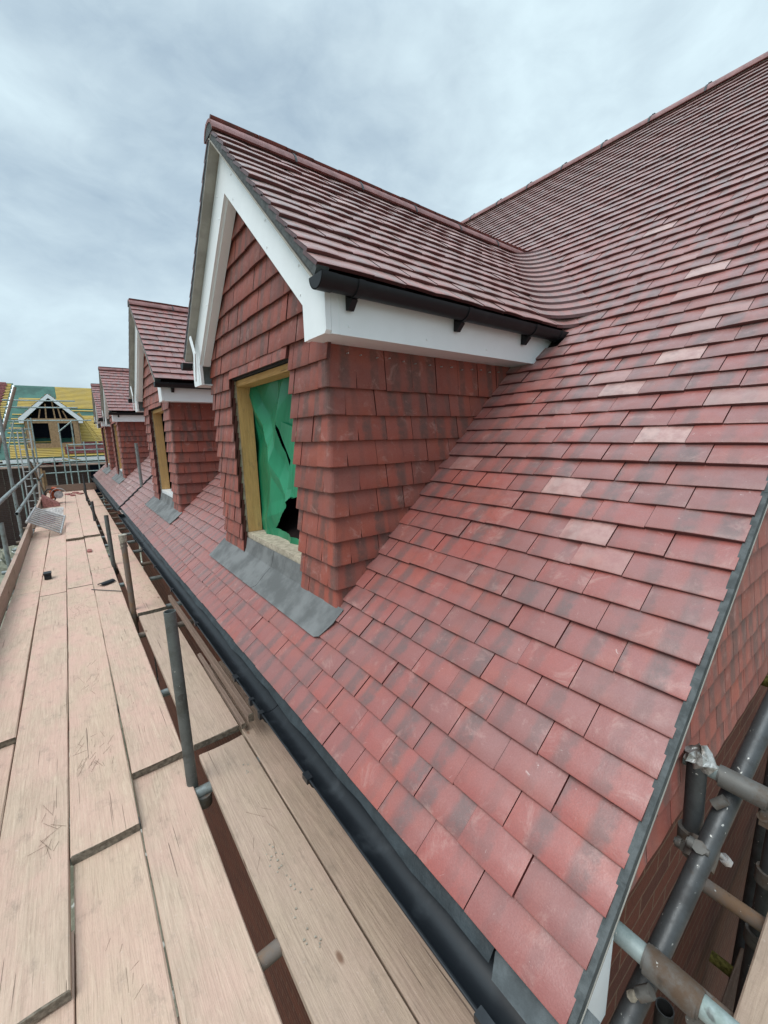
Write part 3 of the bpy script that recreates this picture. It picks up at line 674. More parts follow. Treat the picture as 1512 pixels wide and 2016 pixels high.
# ---------------------------------------------------------------- scaffold boards
def board(x0, x1, y0, y1, zt, mat, label, group=None, th=.038, axis='y', name='scaffold_board', cat='board', yaw=0., seg=None):
    mb = MB(); L = (y1-y0) if axis == 'y' else (x1-x0); Wd = (x1-x0) if axis == 'y' else (y1-y0)
    n = seg or max(4, int(L/.25)); r_ = random.Random(int((x0*997+y0*131+zt*77)*100))
    ph = r_.random()*6; c_ = .004
    prof = [(0, -th+c_), (0, -c_*1.2), (c_, 0), (Wd*.33, .0), (Wd*.66, .0), (Wd-c_, 0), (Wd, -c_*1.2), (Wd, -th+c_), (Wd-c_, -th), (c_, -th)]
    k = len(prof); rings = []
    for i in range(n+1):
        t_ = i/n*L; dz = .0025*math.sin(t_*1.9+ph); dx = .0018*math.sin(t_*1.3+ph*2)
        ring = []
        for j, (a, z) in enumerate(prof):
            e_ = r_.uniform(-.0012, .0012) if 1 <= j <= 6 else 0
            ed = r_.uniform(-.004, .004) if i in (0, n) else 0
            ring.append((a+dx+(e_ if j in (1, 2, 5, 6) else 0), t_+ed, z+dz+(-.002*math.sin(math.pi*a/Wd))))
        rings.append(ring)
    cx, cy = x0, y0
    def tr(p):
        if axis == 'y': return (cx+p[0], cy+p[1], zt+p[2])
        return (cx+p[1], cy+Wd-p[0], zt+p[2])
    for i in range(n):
        for j in range(k):
            q = (j+1) % k; P4 = [rings[i][j], rings[i][q], rings[i+1][q], rings[i+1][j]]
            mb.add([tr(p) for p in P4], [(0, 3, 2, 1)], [(p[0]+p[2], p[1]) for p in P4])
    for i in (0, n): mb.add([tr(p) for p in rings[i]], [tuple(range(k))], mi=1)
    o = mb.build(name, [mat, 'endgrain'], None, ((x0+x1)/2, (y0+y1)/2, zt-th), label=label, category=cat)
    if yaw: o.rotation_euler.z = yaw
    if group: o['group'] = group
    return o
Z0 = -1.55; Z1 = Z0-.041; GM = 'boards of the main scaffold deck'; GI = 'inner boards beside the wall'
BD = [(-.640, -.416, 2.76, 5.50, Z0, 'upper deck board along the toe board, its near end at the left photo edge'),
 (-.410, -.192, 1.285, 5.28, Z0, 'upper deck board ending nearest the camera at bottom left'),
 (-.187, .041, 1.76, 5.36, Z0, 'upper deck board with straw scratches ending mid left'),
 (.046, .271, 2.07, 5.95, Z0, 'upper deck board whose near end lies beside the foremost upright tube'),
 (-.650, -.425, -.6, 2.95, Z1, 'lower deck board showing only at the left photo edge'),
 (-.418, -.190, -.6, 1.5, Z1, 'lower deck board at the bottom left corner'),
 (-.183, .040, -.6, 1.95, Z1, 'lower pinkish deck board in the bottom foreground'),
 (.046, .268, -.6, 2.25, Z1, 'lower yellowish grained deck board beside the wall gap'),
 (-.640, -.416, 5.505, 9.3, Z0, 'deck board along the toe board under the leaning grille'),
 (-.410, -.190, 5.30, 9.2, Z0, 'deck board beside the small black box'),
 (-.186, .041, 5.375, 8.5, Z0, 'mid distance deck board left of the black pipe clip'),
 (.046, .270, 5.96, 8.5, Z0, 'mid distance deck board with a crumb of mortar on it'),
 (-.190, .038, 8.03, 11.9, Z0+.04, 'raised far deck board in front of the red saw, left one'),
 (.043, .266, 8.12, 11.9, Z0+.04, 'raised far deck board next to the wall gap, right one'),
 (-.64, -.42, 9.31, 12.9, Z0, 'deck board behind the leaning grille'),
 (-.415, -.195, 9.21, 12.9, Z0, 'deck board under the pale sheet'),
 (-.190, .036, 11.7, 16.3, Z0, 'furthest deck board left of the middle seam'),
 (.040, .262, 11.6, 16.3, Z0, 'furthest deck board right of the middle seam'),
 (-.64, -.42, 12.91, 16.3, Z0, 'furthest deck board along the toe board'),
 (-.415, -.195, 12.91, 16.3, Z0, 'furthest deck board under the saw')]
for a in BD: board(*a[:5], 'board', a[5], GM)
BI = [(.322, .556, 2.085, 4.06, Z0, 'board_in', 'inner board between the two nearest uprights and the gutter'),
 (.322, .560, 4.16, 8.12, Z0, 'board', 'inner board strewn with dirt behind the rusty upright'),
 (.335, .560, -.7, 2.04, Z1, 'board_in', 'stained inner board beside the seam in the bottom foreground'),
 (.568, .79, -.7, 2.9, Z1, 'board_in', 'inner board half hidden under the near gutter'),
 (.33, .555, 8.14, 12.0, Z0, 'board', 'inner board in the distance beside the gutter gap'),
 (.33, .555, 12.05, 16.3, Z0, 'board', 'furthest inner board beside the gutter')]
for a in BI: board(*a[:5], a[5], a[6], GI)
o = board(.575, .605, 1.97, 4.1, -1.43, 'board_old', 'long brown batten lying against the gutter', None, .05, name='timber_batten', cat='batten')
o = board(.560, .585, 2.05, 3.0, -1.53, 'board_old', 'short grey batten beside the inner board edge', None, .03, name='timber_batten', cat='batten')
# toe boards
for i, (y0, y1, lb) in enumerate([(1.6, 9.3, 'long pink dusted toe board on edge at the left of the deck'), (9.8, 13.5, 'toe board on edge behind the leaning grille')]):
    mb = MB(); n = 12
    for k in range(n): mb.box(-.685+.002*math.sin(k), -.647+.002*math.sin(k), y0+(y1-y0)*k/n, y0+(y1-y0)*(k+1)/n, -1.56, -1.37)
    mb.build('toe_board', 'toe', None, (-.666, (y0+y1)/2, -1.56), label=lb, category='toe board', group='toe boards of the main deck')
mb = MB(); mb.box(-.65, .62, 16.31, 16.35, -1.56, -1.33, along=0); mb.build('toe_board', 'board_old', None, (0, 16.33, -1.56), label='brown toe board across the far end of the deck', category='toe board', group='toe boards of the main deck')

# ---------------------------------------------------------------- scaffolds
def part_tube(root, name, p0, p1, mat='galv', r=.02415, hollow=True, lab=None, seg=20):
    mb = MB(); mb.tube(p0, p1, r, seg, hollow); o = mb.build(name, mat, root, root.location)
    if lab: o['label'] = lab
    return o
def coupler(root, p, ax, r=.034, L=.055, bolt=(0, 0, 1)):
    p = Vector(p); ax = Vector(ax).normalized(); bo = Vector(bolt); mb = MB()
    mb.tube(p-ax*L/2, p+ax*L/2, r, 14); s_ = ax.cross(bo).normalized()
    mb.tube(p+s_*(r+.012)-bo*.02, p+s_*(r+.012)+bo*.028, .008, 8); mb.tube(p+s_*(r+.012)+bo*.012, p+s_*(r+.012)+bo*.024, .014, 6)
    mb.tube(p+s_*(r*.6), p+s_*(r+.02), .016, 8)
    return mb.build('coupler', 'coupler', root, root.location)
S = empty('scaffold', (-.2, 8, -4.9), 'tubular scaffold carrying the main board deck along the eaves', 'scaffold')
part_tube(S, 'standard', (.279, 1.876, -4.9), (.262, 1.879, -.727), 'post', lab='foremost upright tube spattered with pale paint')
part_tube(S, 'standard', (.300, 4.274, -4.9), (.300, 4.274, -.90), 'rusty', lab='upright tube with a rusty crusted top')
part_tube(S, 'standard', (.290, 6.07, -4.9), (.286, 6.071, -.911), 'post')
part_tube(S, 'standard', (.285, 9.495, -4.9), (.258, 9.495, -1.127), 'steel')
part_tube(S, 'standard', (.277, 13.228, -4.9), (.261, 13.228, -1.107), 'steel')
part_tube(S, 'standard', (.294, 15.9, -4.9), (.31, 15.9, -1.0), 'steel')
mb = MB(); mb.tube((.30, 4.274, -.90), (.30, 4.274, -.832), .029, 14, False, r1=.034)
for k in range(40): 
    a = R.random()*6.28; z = -.84-R.random()*.12; mb.box(.30+.024*math.cos(a)-.006, .30+.024*math.cos(a)+.007, 4.274+.024*math.sin(a)-.006, 4.274+.024*math.sin(a)+.007, z-.008, z+.008)
mb.build('crusted_cap', 'splash', S, S.location)
for (y, zt) in ((8.68, 1.2), (6.70, -.954), (12.9, .35), (15.0, -.2), (16.4, -.45), (4.2, -1.2)):
    part_tube(S, 'standard', (-.745, y, -4.9), (-.745, y, zt), 'galv')
part_tube(S, 'guard_rail', (-.70, -1, -.69), (-.70, 18.8, -.668), 'galv')
part_tube(S, 'guard_rail', (-.70, 8.0, -1.03), (-.70, 13.2, -1.03), 'galv', lab='short open ended lower guard rail')
part_tube(S, 'guard_rail', (-.70, 15.0, -1.02), (-.70, 18.4, -1.0), 'galv')
for y in (8.68, 12.9, 15.0, 16.4): coupler(S, (-.715, y, -.684), (0, 1, 0)); coupler(S, (-.715, y, -1.03), (0, 1, 0))
part_tube(S, 'ledger', (-.76, -1, -1.68), (-.76, 16.5, -1.68), 'galv'); part_tube(S, 'ledger', (.17, -1, -1.70), (.17, 16.5, -1.70), 'galv')
for y in (.35, 1.04, 1.83, 2.8, 3.8, 4.35, 5.35, 6.1, 6.9, 7.6, 8.3, 8.9, 9.5, 10.3, 11, 11.8, 12.6, 13.3, 14, 14.8, 15.6): part_tube(S, 'transom', (-.85, y, -1.622), (.74, y+R.uniform(-.02, .02), -1.622), 'galv' if R.random() < .6 else 'rusty')
for z in (-2.6, -3.6): part_tube(S, 'ledger', (.17, -1, z), (.17, 16.5, z), 'galv'); part_tube(S, 'ledger', (-.76, -1, z), (-.76, 16.5, z), 'galv')
for y in (1.83, 4.3, 6.1, 9.5): coupler(S, (.30, y, -1.66), (0, 0, 1))
mb = MB(); mb.box(-.78, -.70, 17.0, 17.08, -2.6, -.83, along=2); mb.box(-.72, -.63, 17.1, 17.15, -2.6, -.9, along=2); mb.build('timber_post', 'sawn', S, S.location)
part_tube(S, 'brace', (-.70, 13.6, -1.55), (-.75, 16.6, -.55), 'rusty'); part_tube(S, 'brace', (-.68, 16.2, -1.6), (-.78, 14, -.5), 'rusty')
# gable side scaffold
Q = empty('scaffold', (1.4, .0, -4.9), 'scaffold of dark and pale tubes beside the gable verge at right', 'scaffold')
ra, rb = Vector((.922, .221, -1.245)), Vector((1.317, .181, -.95)); rd_ = (rb-ra)
part_tube(Q, 'raking_tube', ra-rd_*1.3, ra+rd_*3.2, 'steel', r=.0235, lab='dark raking tube parallel to the verge')
part_tube(Q, 'transom', (1.26, .285, -.906), (1.26, -.6, -.885), 'pale_tube', r=.0185)
part_tube(Q, 'transom', (.878, .30, -1.158), (.878, -.6, -1.15), 'pale_tube', r=.0215)
for (xx, zz, rr) in ((.878, -1.157, .0265), (1.26, -.902, .0235)):
    mb = MB(); cy = .168 if xx < 1 else .155; mb.tube((xx, cy-.05, zz), (xx, cy+.055, zz), rr, 18); mb.tube((xx, cy-.045, zz-.004), (xx, cy+.05, zz-.004), rr+.004, 18)
    mb.tube((xx-.01, cy-.04, zz-.05), (xx+.05, cy-.05, zz-.07), .012, 8); mb.tube((xx-.02, cy+.03, zz-.05), (xx-.03, cy+.05, zz-.075), .014, 6); mb.box(xx-.012, xx+.03, cy-.06, cy-.035, zz-.075, zz+.006)
    mb.build('coupler', 'coupler', Q, Q.location)
part_tube(Q, 'standard', (1.215, .236, -1.12), (1.236, .252, -.885), 'steel', r=.023, lab='short upright stub capped with crumpled foil')
mb = MB(); rr_ = random.Random(3); n = 14
ctr = Vector((1.238, .25, -.868)); vs = []; 
for j in range(7):
    for i in range(n):
        a = 2*math.pi*i/n; ph = j/6*math.pi; q = (.034 if j < 6 else .02)*(1+rr_.uniform(-.28, .28)); vs.append(ctr+Vector((q*math.cos(a)*math.sin(ph)*1.05, q*math.sin(a)*math.sin(ph)*1.05, -.03*math.cos(ph)+rr_.uniform(-.008, .008))))
mb.add(vs, [(j*n+i, j*n+(i+1) % n, (j+1)*n+(i+1) % n, (j+1)*n+i) for j in range(6) for i in range(n)]); mb.build('foil_cap', 'foil', Q, Q.location)
coupler(Q, (1.215, .236, -1.10), (.1, .06, 1), bolt=(0, 1, 0)); coupler(Q, (1.17, .205, -1.085), (1, 0, .75), bolt=(0, 1, 0))
mb = MB(); mb.tube((1.20, .205, -1.07), (1.245, .165, -1.13), .006, 8); mb.tube((1.238, .172, -1.12), (1.248, .163, -1.134), .013, 6); mb.build('swivel_bolt', 'alu', Q, Q.location)
for (p0, p1, mt, rr) in [((1.83, .13, -4.9), (1.83, .13, -.95), 'steel', .024), ((2.25, .2, -4.9), (2.25, .2, -.9), 'steel', .024), ((1.2, .24, -4.9), (1.2, .24, -1.7), 'steel', .024),
        ((2.35, .30, -1.12), (2.35, -.5, -1.12), 'moss', .026), ((1.62, .28, -1.62), (1.62, -.6, -1.62), 'rusty', .02415), ((1.25, .28, -1.62), (1.25, -.6, -1.62), 'rusty', .02415), ((.9, .02, -1.9), (3.6, .06, -1.9), 'rusty', .02415), ((.9, .16, -2.5), (3.6, .18, -2.5), 'steel', .02415), ((2.1, .28, -2.45), (2.1, -.6, -2.45), 'moss', .02415), ((1.0, .2, -3.6), (3.4, .2, -1.9), 'steel', .024)]:
    part_tube(Q, 'standard' if p0[2] < -4 else 'tube', p0, p1, mt, rr)
coupler(Q, (1.83, .13, -1.62), (0, 0, 1)); coupler(Q, (1.83, .13, -1.9), (0, 0, 1))
board(.6, 3.4, -.125, .098, Z0+.0, 'board_in', 'pale board beside the gable at the bottom right corner', 'boards of the gable scaffold', axis='x')
for yb_, nm_ in ((-.36, 'second'), (-.59, 'third'), (-.82, 'fourth')): board(.6, 3.4, yb_, yb_+.223, Z0, 'board_in', nm_+' board counted outward from the wall, unseen and added to shade the gable', 'boards of the gable scaffold', axis='x')  # out-of-view boards added to block light from the gable side
board(1.0, 3.6, -.24, -.03, -2.42, 'board_old', 'second brown plank of the lower lift, nearer the bottom right corner', 'boards of the gable scaffold', axis='x')
board(1.0, 3.6, -.47, -.26, -2.42, 'board_old', 'outer brown plank of the lower lift at the bottom right edge', 'boards of the gable scaffold', axis='x')
board(1.0, 3.6, .0, .20, -2.42, 'board_old', 'brown plank of the lower lift seen below the gable tubes', 'boards of the gable scaffold', axis='x')
mb = MB(); mb.tube((.853, .232, -1.262), (.849, .222, -1.236), .011, 7, r1=.007); mb.build('mortar_lump', 'splash', None, (.92, .1, -1.11), label='small yellow lump of mortar stuck on the tubes at the bottom right', category='lump')
# ---------------------------------------------------------------- loose things
mb = MB(); x, y, z = -.358, 5.95, Z0
mb.box(x-.032, x+.032, y-.045, y+.045, z, z+.055); mb.box(x-.036, x+.036, y-.05, y+.05, z+.055, z+.075); mb.box(x-.02, x+.02, y-.065, y-.045, z+.01, z+.04)
o = mb.build('box', 'black', None, (x, y, z), label='small black lidded box standing on the deck boards', category='box'); md = o.modifiers.new('b', 'BEVEL'); md.width = .006; md.segments = 2
mb = MB(); half_round(mb, (.10, 5.22, Z0-.02), (.225, 5.31, Z0-.02), .055, -.85, .85, th=.006); mb.build('pipe_clip', 'black', None, (.16, 5.26, Z0), label='curved black plastic clip lying on the deck', category='pipe clip')
mb = MB(); mb.tube((.02, 5.16, Z0+.005), (.27, 4.86, Z0+.012), .0045, 6); mb.build('metal_strip', 'steel', None, (.15, 5.0, Z0), label='thin dark rod lying beside the curved black clip', category='rod')
mb = MB(); mb.prism([(.05, 7.0, Z0), (.10, 6.98, Z0), (.105, 7.12, Z0), (.06, 7.16, Z0), (.045, 7.08, Z0)], (0, 0, .018)); mb.build('tile_fragment', 'dustpink', None, (.08, 7.05, Z0), label='pinkish chip of tile lying on the mid distance boards', category='tile chip')
# leaning grille (step grating)
BL, BRr, TL, TR = Vector((-.655, 8.55, -1.25)), Vector((-.262, 8.68, -1.525)), Vector((-.575, 9.62, -1.15)), Vector((-.185, 9.72, -1.38))
Gr = empty('metal_grille', (-.4, 9.1, -1.55), 'grey slatted metal grille leaning on the toe board', 'grille')
mb = MB()
for a, b_ in ((BL, TL), (BRr, TR)): mb.tube(a, b_, .018, 8)
mb.build('frame', 'alu', Gr, Gr.location)
mb = MB()
for k in range(9):
    q = (k+.3)/9; a, b_ = BL.lerp(TL, q), BRr.lerp(TR, q); d_ = (TL-BL).normalized()
    mb.prism([a-d_*.028, b_-d_*.028, b_+d_*.028, a+d_*.028], (.004, 0, .012))
mb.build('slats', 'alu', Gr, Gr.location)
# saw
Sw = empty('cut_off_saw', (-.40, 13.4, -1.51), 'orange cut-off saw standing at the far end of the deck', 'saw')
mb = MB(); mb.box(-.48, -.26, 13.30, 13.52, -1.42, -1.24); mb.prism([(-.47, 13.3, -1.24), (-.28, 13.3, -1.24), (-.33, 13.3, -1.15), (-.42, 13.3, -1.13)], (0, .2, 0)); o = mb.build('body', 'orange', Sw, Sw.location); md = o.modifiers.new('b', 'BEVEL'); md.width = .02; md.segments = 2
mb = MB(); mb.tube((-.30, 13.22, -1.32), (-.30, 13.25, -1.32), .095, 28); mb.build('blade', 'alu', Sw, Sw.location)
mb = MB(); half_round(mb, (-.30, 13.20, -1.32), (-.30, 13.28, -1.32), .165, -1.9, 1.2, th=.01); mb.build('blade_guard', 'alu', Sw, Sw.location)
mb = MB(); pr = None
for i in range(13):
    a = math.pi*2*i/12; p = Vector((-.47+.11*math.cos(a), 13.26, -1.33+.17*math.sin(a)))
    if pr is not None: mb.tube(pr, p, .014, 8)
    pr = p
mb.build('handle', 'black', Sw, Sw.location)
def heap(name, mat, cx, cy, z, rx_, ry_, h, label, cat, seed, n=22):
    r_ = random.Random(seed); mb = MB(); vs = []
    for j in range(n+1):
        for i in range(n+1):
            a, b_ = i/n*2-1, j/n*2-1; q = max(0, 1-(a*a+b_*b_))**.6
            vs.append((cx+a*rx_, cy+b_*ry_, z+h*q*(.7+.5*r_.random())))
    mb.add(vs, [(j*(n+1)+i, j*(n+1)+i+1, (j+1)*(n+1)+i+1, (j+1)*(n+1)+i) for j in range(n) for i in range(n)])
    return mb.build(name, mat, None, (cx, cy, z), label=label, category=cat)
heap('dust_sheet', 'whitecloth', -.42, 11.7, Z0+.003, .19, .75, .05, 'crumpled pale dust sheet between the grille and the saw', 'sheet', 4)
heap('sack', 'dustpink', -.50, 10.6, Z0+.003, .14, .5, .10, 'dusty red sack slumped behind the grille', 'sack', 9)
mb = MB(); mb.prism([(-.62, 12.6, -1.545), (-.30, 12.7, -1.545), (-.33, 12.72, -1.50), (-.62, 12.7, -1.27)], (0, .5, 0)); mb.build('timber_wedge', 'dustpink', None, (-.45, 12.8, -1.55), label='dusty red offcut propped in front of the saw', category='offcut')
for i, (x, y) in enumerate([(-.12, 15.3), (.05, 15.6), (.16, 15.2), (-.02, 14.9)]):
    mb = MB(); a = R.random()*3; mb.prism([(x+.09*math.cos(a+q), y+.2*math.sin(a+q), Z0+.001) for q in (0, 1.4, 3.1, 4.5)], (0, 0, .03)); o = mb.build('broken_tile', 'dustpink', None, (x, y, Z0), label='broken red tile lying near the far toe board', category='broken tile', group='broken tiles at the far end of the deck')
# straw and splinters
mb = MB(); r_ = random.Random(12)
for (cx, cy, n, sp, bx) in [(-.08, 2.35, 26, .16, .07), (-.28, 1.95, 14, .15, .06), (-.10, 4.6, 30, .3, .09), (-.1, 3.1, 22, .3, .08), (.42, 4.7, 60, .4, .09), (.42, 6, 50, .9, .09), (.44, 3.3, 8, .1, .04), (-.06, 1.25, 7, .15, .08), (.12, 2.6, 6, .25, .06), (.43, 1.35, 8, .3, .07)]:
    for k in range(n):
        x, y = cx+r_.uniform(-bx, bx), cy+r_.uniform(-sp, sp); a = r_.gauss(1.4, .5); L = r_.uniform(.02, .09)*(0.45 if cy > 4 and cx > .3 else 1)
        z = (Z0 if (cy > 1.8 or cx < -.2) and not (cx > .4 and cy < 2) else Z1)+.0005
        mb.tube((x-L/2*math.cos(a), y-L/2*math.sin(a), z), (x+L/2*math.cos(a), y+L/2*math.sin(a), z+.001), .00045, 4, cap=False)
mb.build('wood_splinters', 'straw', None, (0, 3, Z0), label='thin straw like wood splinters scattered over the deck boards', category='splinters', kind='stuff')
mb = MB()
for k in range(46):
    cx, cy = r_.choice([(.45, 1.12), (.43, 1.32), (.44, 1.22), (.5, 1.8), (.42, 1.0), (.36, .6)]); x, y = cx+r_.gauss(0, .018), cy+r_.gauss(0, .03); s_ = r_.uniform(.0015, .0045)
    mb.prism([(x-s_, y-s_*.6, Z1), (x+s_*.8, y-s_, Z1), (x+s_, y+s_*.7, Z1), (x-s_*.5, y+s_, Z1)], (0, 0, s_*.7))
mb.build('mortar_crumbs', 'splash', None, (.45, 1.2, Z1), label='dried mortar crumbs on the stained inner board', category='mortar crumbs', kind='stuff')
# pole standing on the roof before the second dormer
mb = MB(); mb.tube((.945, 8.05, zroof(.945)+.01), (.93, 7.95, -.05), .024, 14, True); mb.build('roof_pole', 'galv', None, (.945, 8.05, zroof(.945)), label='grey tube standing on the roof joint behind the second dormer', category='tube')

# ---------------------------------------------------------------- far unfinished terrace
FY, FZ, FT = 22.6, -.66, .919; RY = 26.2; RZ = FZ+(RY-FY)*FT; FL = math.hypot(1, FT)
def lx(y): return -2.1+.214*(y-23.4)
def fz(y): return FZ+(y-FY)*FT
fn = Vector((0, -FT/FL, 1/FL))
def slab(mb, x0, x1, y0, y1, h0, h1, mi=0):
    p = [Vector((x0, y0, fz(y0))), Vector((x1, y0, fz(y0))), Vector((x1, y1, fz(y1))), Vector((x0, y1, fz(y1)))]
    a = [q+fn*h0 for q in p]; b_ = [q+fn*h1 for q in p]
    mb.add(a+b_, [(0, 1, 2, 3), (4, 5, 6, 7), (0, 1, 5, 4), (1, 2, 6, 5), (2, 3, 7, 6), (3, 0, 4, 7)], mi=mi)
fo = (2, 25, -4.6)
FH = empty('unfinished_house', fo, 'unfinished house at the far end with green membrane and yellow battens on its roof', 'house', 'houses of the unfinished far terrace')
mb = MB(); [slab(mb, lx(FY+.36*k), 7, FY+.36*k, FY+.36*(k+1), -.03, 0) for k in range(10)]; mb.build('roof_membrane', 'membrane_far', FH, fo)
mb = MB(); y = FY+.03; k = 0
while y < RY:
    q = (y-FY)/(RY-FY); xs = None
    if q < .17: xs = (-1.85, 7)
    elif q < .56: xs = (.25, 7) 
    elif q < .66: xs = (.1, 7) if k % 5 == 0 else None
    elif q < .80: xs = (-1.5, 7)
    elif q < .985: xs = (-.05, 7)
    if xs: slab(mb, max(xs[0], lx(y)+.25), xs[1], y, y+.05, .001, .03)
    if (.17 <= q < .62) and k % 3 == 0: slab(mb, lx(y)+.15, -.3, y, y+.045, .001, .028)
    y += .074; k += 1
mb.build('roof_battens', 'yellow', FH, fo)
mb = MB()
slab(mb, -.05, 7, FY+.12, FY+.66, .03, .05)
for k in range(8): slab(mb, -.05, 7, FY+.12+k*.068, FY+.14+k*.068, .05, .065)
mb.build('laid_tiles', 'terrac', FH, fo)
mb = MB(); mb.add([(-2.2, FY+.3, -4.9), (7, FY+.3, -4.9), (7, FY+.3, -.75), (-2.2, FY+.3, -.75)], [(0, 1, 2, 3)], [(0, 0), (9, 0), (9, 4), (0, 4)]); mb.build('wall', 'brick_far', FH, fo)
mb = MB(); mb.box(-2.1, 7, FY-.05, FY-.02, FZ-.18, FZ-.02); mb.build('fascia', 'pvc', FH, fo)
for x0 in (.75, 3.2): mb = MB(); mb.box(x0, x0+.8, FY+.27, FY+.299, -2.6, -1.0); mb.build('window', 'void', FH, fo)
mb = MB(); r_ = random.Random(5)      # white foil strip dressing the party line
for k in range(16):
    y = FY+.1+k*.215; x = lx(y)-.05; wd = .05+.05*abs(math.sin(k*1.3)); slab(mb, x, x+wd, y, y+.22, .03, .045)
mb.build('abutment_strip', 'pvc', FH, fo)
# its dormer
dx, dy, ez = -.33, 23.0, .9
W2 = .93
FD = MB(); 
for (a, b_) in ((-W2+.03, -W2+.22), (W2-.22, W2-.03), (-.14, .18)): FD.box(dx+a, dx+b_, dy, dy+.09, -.05, ez, along=2)
FD.box(dx-W2+.03, dx+W2-.03, dy+.002, dy+.09, -.33, -.05, along=0); FD.box(dx-W2, dx+W2, dy-.002, dy+.09, ez-.10, ez+.10, along=0)
D2 = FD.build('dormer', 'sawn', FH, fo)
mb = MB()
for xx in (-.45, -.2, .1, .3, .5): mb.prism([(dx+xx, dy+.03, ez+.1), (dx+xx+.05, dy+.03, ez+.1), (dx+xx*.8+.05, dy+.03, ez+.9-abs(xx)*.95), (dx+xx*.8, dy+.03, ez+.9-abs(xx)*.95)], (0, .05, 0))
mb.build('truss', 'sawn', D2, fo)
mb = MB(); mb.prism([(dx-W2+.04, dy+.5, -.3), (dx+W2-.04, dy+.5, -.3), (dx+W2-.04, dy+.5, ez), (dx, dy+.5, ez+.85), (dx-W2+.04, dy+.5, ez)], (0, .02, 0))
for s_ in (-1, 1): mb.prism([(dx+s_*(W2-.02), dy+.06, -.33), (dx+s_*(W2-.02), dy+1.5, ez), (dx+s_*(W2-.02), dy+.06, ez)], (-s_*.02, 0, 0))
mb.build('interior', 'void', D2, fo)
mb = MB()
for s_ in (-1, 1): mb.prism([(dx+s_*W2, dy+.02, -.33), (dx+s_*W2, dy+1.45, ez+.05), (dx+s_*W2, dy+.02, ez+.05)], (-s_*.015, 0, 0))
mb.build('side_wall', 'osb', D2, fo)
for s_ in (-1, 1):
    mb = MB(); mb.prism([(dx, dy-.1, 2.02), (dx+s_*1.08, dy-.1, ez+.10), (dx+s_*1.08, dy-.1, ez-.10), (dx+s_*.93, dy-.1, ez-.10), (dx+s_*.91, dy-.1, ez+.03), (dx, dy-.1, 1.85)], (0, .03, 0)); mb.build('bargeboard', 'pvc', D2, fo)
    mb = MB(); a, b_ = Vector((dx, dy-.08, 2.04)), Vector((dx+s_*1.1, dy-.08, ez+.1)); mb.add([a, b_, b_+Vector((0, 1.65, 0)), a+Vector((0, 2.9, 0))], [(0, 1, 2, 3)]); mb.build('roof_membrane', 'membrane_far', D2, fo)
    mb = MB(); n_ = Vector((s_*.66, 0, .75))
    for k in range(9):
        p = a.lerp(b_, (k+.4)/9); mb.prism([p, p+(b_-a)*.03, p+(b_-a)*.03+Vector((0, 1.5+.5*(1-k/9), 0)), p+Vector((0, 1.5+.5*(1-k/9), 0))], n_*.025)
    mb.build('roof_battens', 'sawn', D2, fo)
mb = MB(); mb.box(dx-.5, dx-.44, dy-.05, dy+.05, 0, .9); mb.build('fascia', 'pvc', D2, fo) if False else None
# neighbour, tiled
lo = (-5, 25, -4.6)
FN = empty('neighbour_house', lo, 'red tiled house joined to the left of the unfinished one', 'house', 'houses of the unfinished far terrace')
mb = MB(); [slab(mb, -9, lx(FY+.37*k)-.01, FY+.37*k, FY+.37*(k+1), -.03, 0) for k in range(10)]; mb.build('roof_membrane', 'membrane_far', FN, lo)
mb = MB(); mb2 = MB(); y = FY+.02; k = 0
while y < RY+.05:
    q = (y-FY)/(RY-FY); slab(mb, -9, lx(y)-.42+.12*q+(.05 if k % 2 else 0), y, y+.105, .03, .045); slab(mb, -9, lx(y)-.42+.12*q, y, y+.02, .045, .06)
    if q > .12: slab(mb2, lx(y)-.5, lx(y)-.12, y, y+.045, .001, .028)
    y += .085; k += 1
mb.build('roof_tiles', 'terrac', FN, lo); mb2.build('roof_battens', 'yellow', FN, lo)
mb = MB(); mb.add([(-9, FY+.28, -4.9), (-2.2, FY+.28, -4.9), (-2.2, FY+.28, -.75), (-9, FY+.28, -.75)], [(0, 1, 2, 3)], [(0, 0), (7, 0), (7, 4), (0, 4)]); mb.build('wall', 'brick_far', FN, lo)
# far scaffold
FS = empty('scaffold', (0, 21.5, -4.6), 'white tube scaffold in front of the unfinished house', 'scaffold')
for (z, x0, x1, yy) in ((-.81, -9, 6, 21.5), (-.92, -9, 6, 21.9), (-1.25, -.8, 6, 21.5), (.84, -1.7, 1.0, 21.5), (1.35, -1.7, .6, 21.6), (1.62, -1.7, .55, 21.7), (.1, -2.0, -1.0, 21.6), (-.35, .1, 6, 21.5), (-.13, .1, 6, 21.5), (.5, -1.9, -1.0, 21.6)): part_tube(FS, 'ledger', (x0, yy, z), (x1, yy, z+.02), 'pale_tube', .026, False, seg=8)
for x, z1 in ((-1.55, .75), (-2.6, 1.0), (-1.05, .9), (-.95, .95), (.05, -.1), (.3, .85), (-.12, .75), (.62, .0), (1.05, .0), (-.45, -.6), (-3.6, .4)): part_tube(FS, 'standard', (x-.04*(z1+4.5)*.3, 21.5, -4.6), (x, 21.5, z1), 'pale_tube', .024, False, seg=8)
part_tube(FS, 'brace', (-.15, 21.4, .4), (.32, 21.4, .82), 'pale_tube', .024, False, seg=8); part_tube(FS, 'brace', (-1.75, 21.4, -.2), (-1.45, 21.4, .85), 'pale_tube', .022, False, seg=8)
mb = MB(); mb.box(-9, 6, 21.5, 22.2, -.99, -.95, along=0); mb.build('deck_boards', 'toe', FS, FS.location)
mb = MB(); mb.tube((-2.15, 21.5, -.5), (-1.24, 21.5, 2.10), .05, 8); mb.build('leaning_timber', 'board_old', None, (-2.3, 21, -.3), label='dark length of timber leaning along the left edge of the green roof', category='timber')
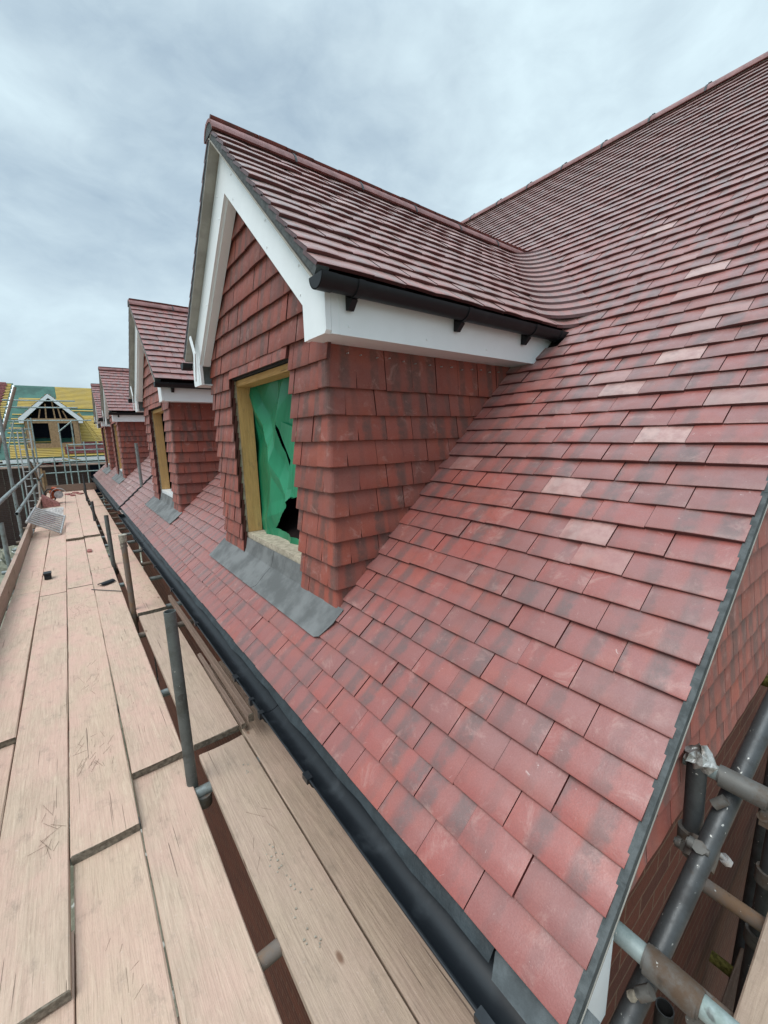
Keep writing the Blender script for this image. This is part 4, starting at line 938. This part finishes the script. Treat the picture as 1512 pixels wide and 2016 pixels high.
for (a, b_) in (((.62, 23.2, 1.25), (1.18, 22.9, -.12)), ((.66, 23.2, 1.27), (1.33, 22.95, .02))):
    mb = MB(); mb.tube(a, b_, .03, 6); mb.build('loose_batten', 'yellow', None, a, label='one of two long yellow battens leaning on the far roof right of its dormer', category='batten', group='two yellow battens leaning on the far roof')
for i, (x, w_) in enumerate([(-.72, .30), (-.42, .34)]):
    mb = MB(); r_ = random.Random(i)
    for k in range(14): a = r_.uniform(0, 3); q = x+r_.uniform(-.13, .13); z = -.95+r_.uniform(0, .16); mb.prism([(q-.1, 21.8, z), (q+.1, 21.8, z+r_.uniform(-.05, .05)), (q+.1, 21.8, z+.04), (q-.1, 21.8, z+.03)], (0, .2, 0))
    mb.build('tile_pile', 'dustpink', None, (x, 21.8, -.95), label=('left' if i == 0 else 'right')+' one of two red tile piles on the far scaffold', category='tile pile', group='red tile piles on the far scaffold')
for i, (a, b_) in enumerate((((-.2, 21.7, -.62), (.55, 21.7, -.85)), ((-.18, 21.75, -.78), (.15, 21.75, -.85)))):
    mb = MB(); a, b_ = Vector(a), Vector(b_); mb.prism([a, b_, b_+Vector((0, 0, .05)), a+Vector((0, 0, .08))], (0, .12, 0)); mb.build('timber_offcut', 'yellow', None, a, label=('long' if i == 0 else 'short')+' yellow timber lying on the far scaffold', category='timber')
Ld = empty('ladder', (-1.1, 19.5, -4.6), 'ladder tied inside the scaffold at left', 'ladder')
for s_ in (0, 1): mb = MB(); mb.tube((-1.35+s_*.34, 19.0, -4.6), (-1.28+s_*.34, 19.4, .4), .02, 8); mb.build('rail', 'alu', Ld, Ld.location)
for k in range(18): mb = MB(); z = -4.4+k*.26; q = (z+4.6)/5.0; mb.tube((-1.35+.07*q, 19+.4*q, z), (-1.01+.07*q, 19+.4*q, z), .013, 6); mb.build('rung', 'alu', Ld, Ld.location)
# ---------------------------------------------------------------- ground
mb = MB(); mb.add([(-600, -600, -4.9), (600, -600, -4.9), (600, 900, -4.9), (-600, 900, -4.9)], [(0, 1, 2, 3)]); mb.build('ground', 'ground', None, (0, 0, -4.9), kind='structure')
o = heap('rubble', 'ground', -3.4, 20, -4.88, 3.2, 3.0, 1.0, 'pale mound of site rubble below the scaffold at left', 'rubble', 2, 40); o['kind'] = 'stuff'
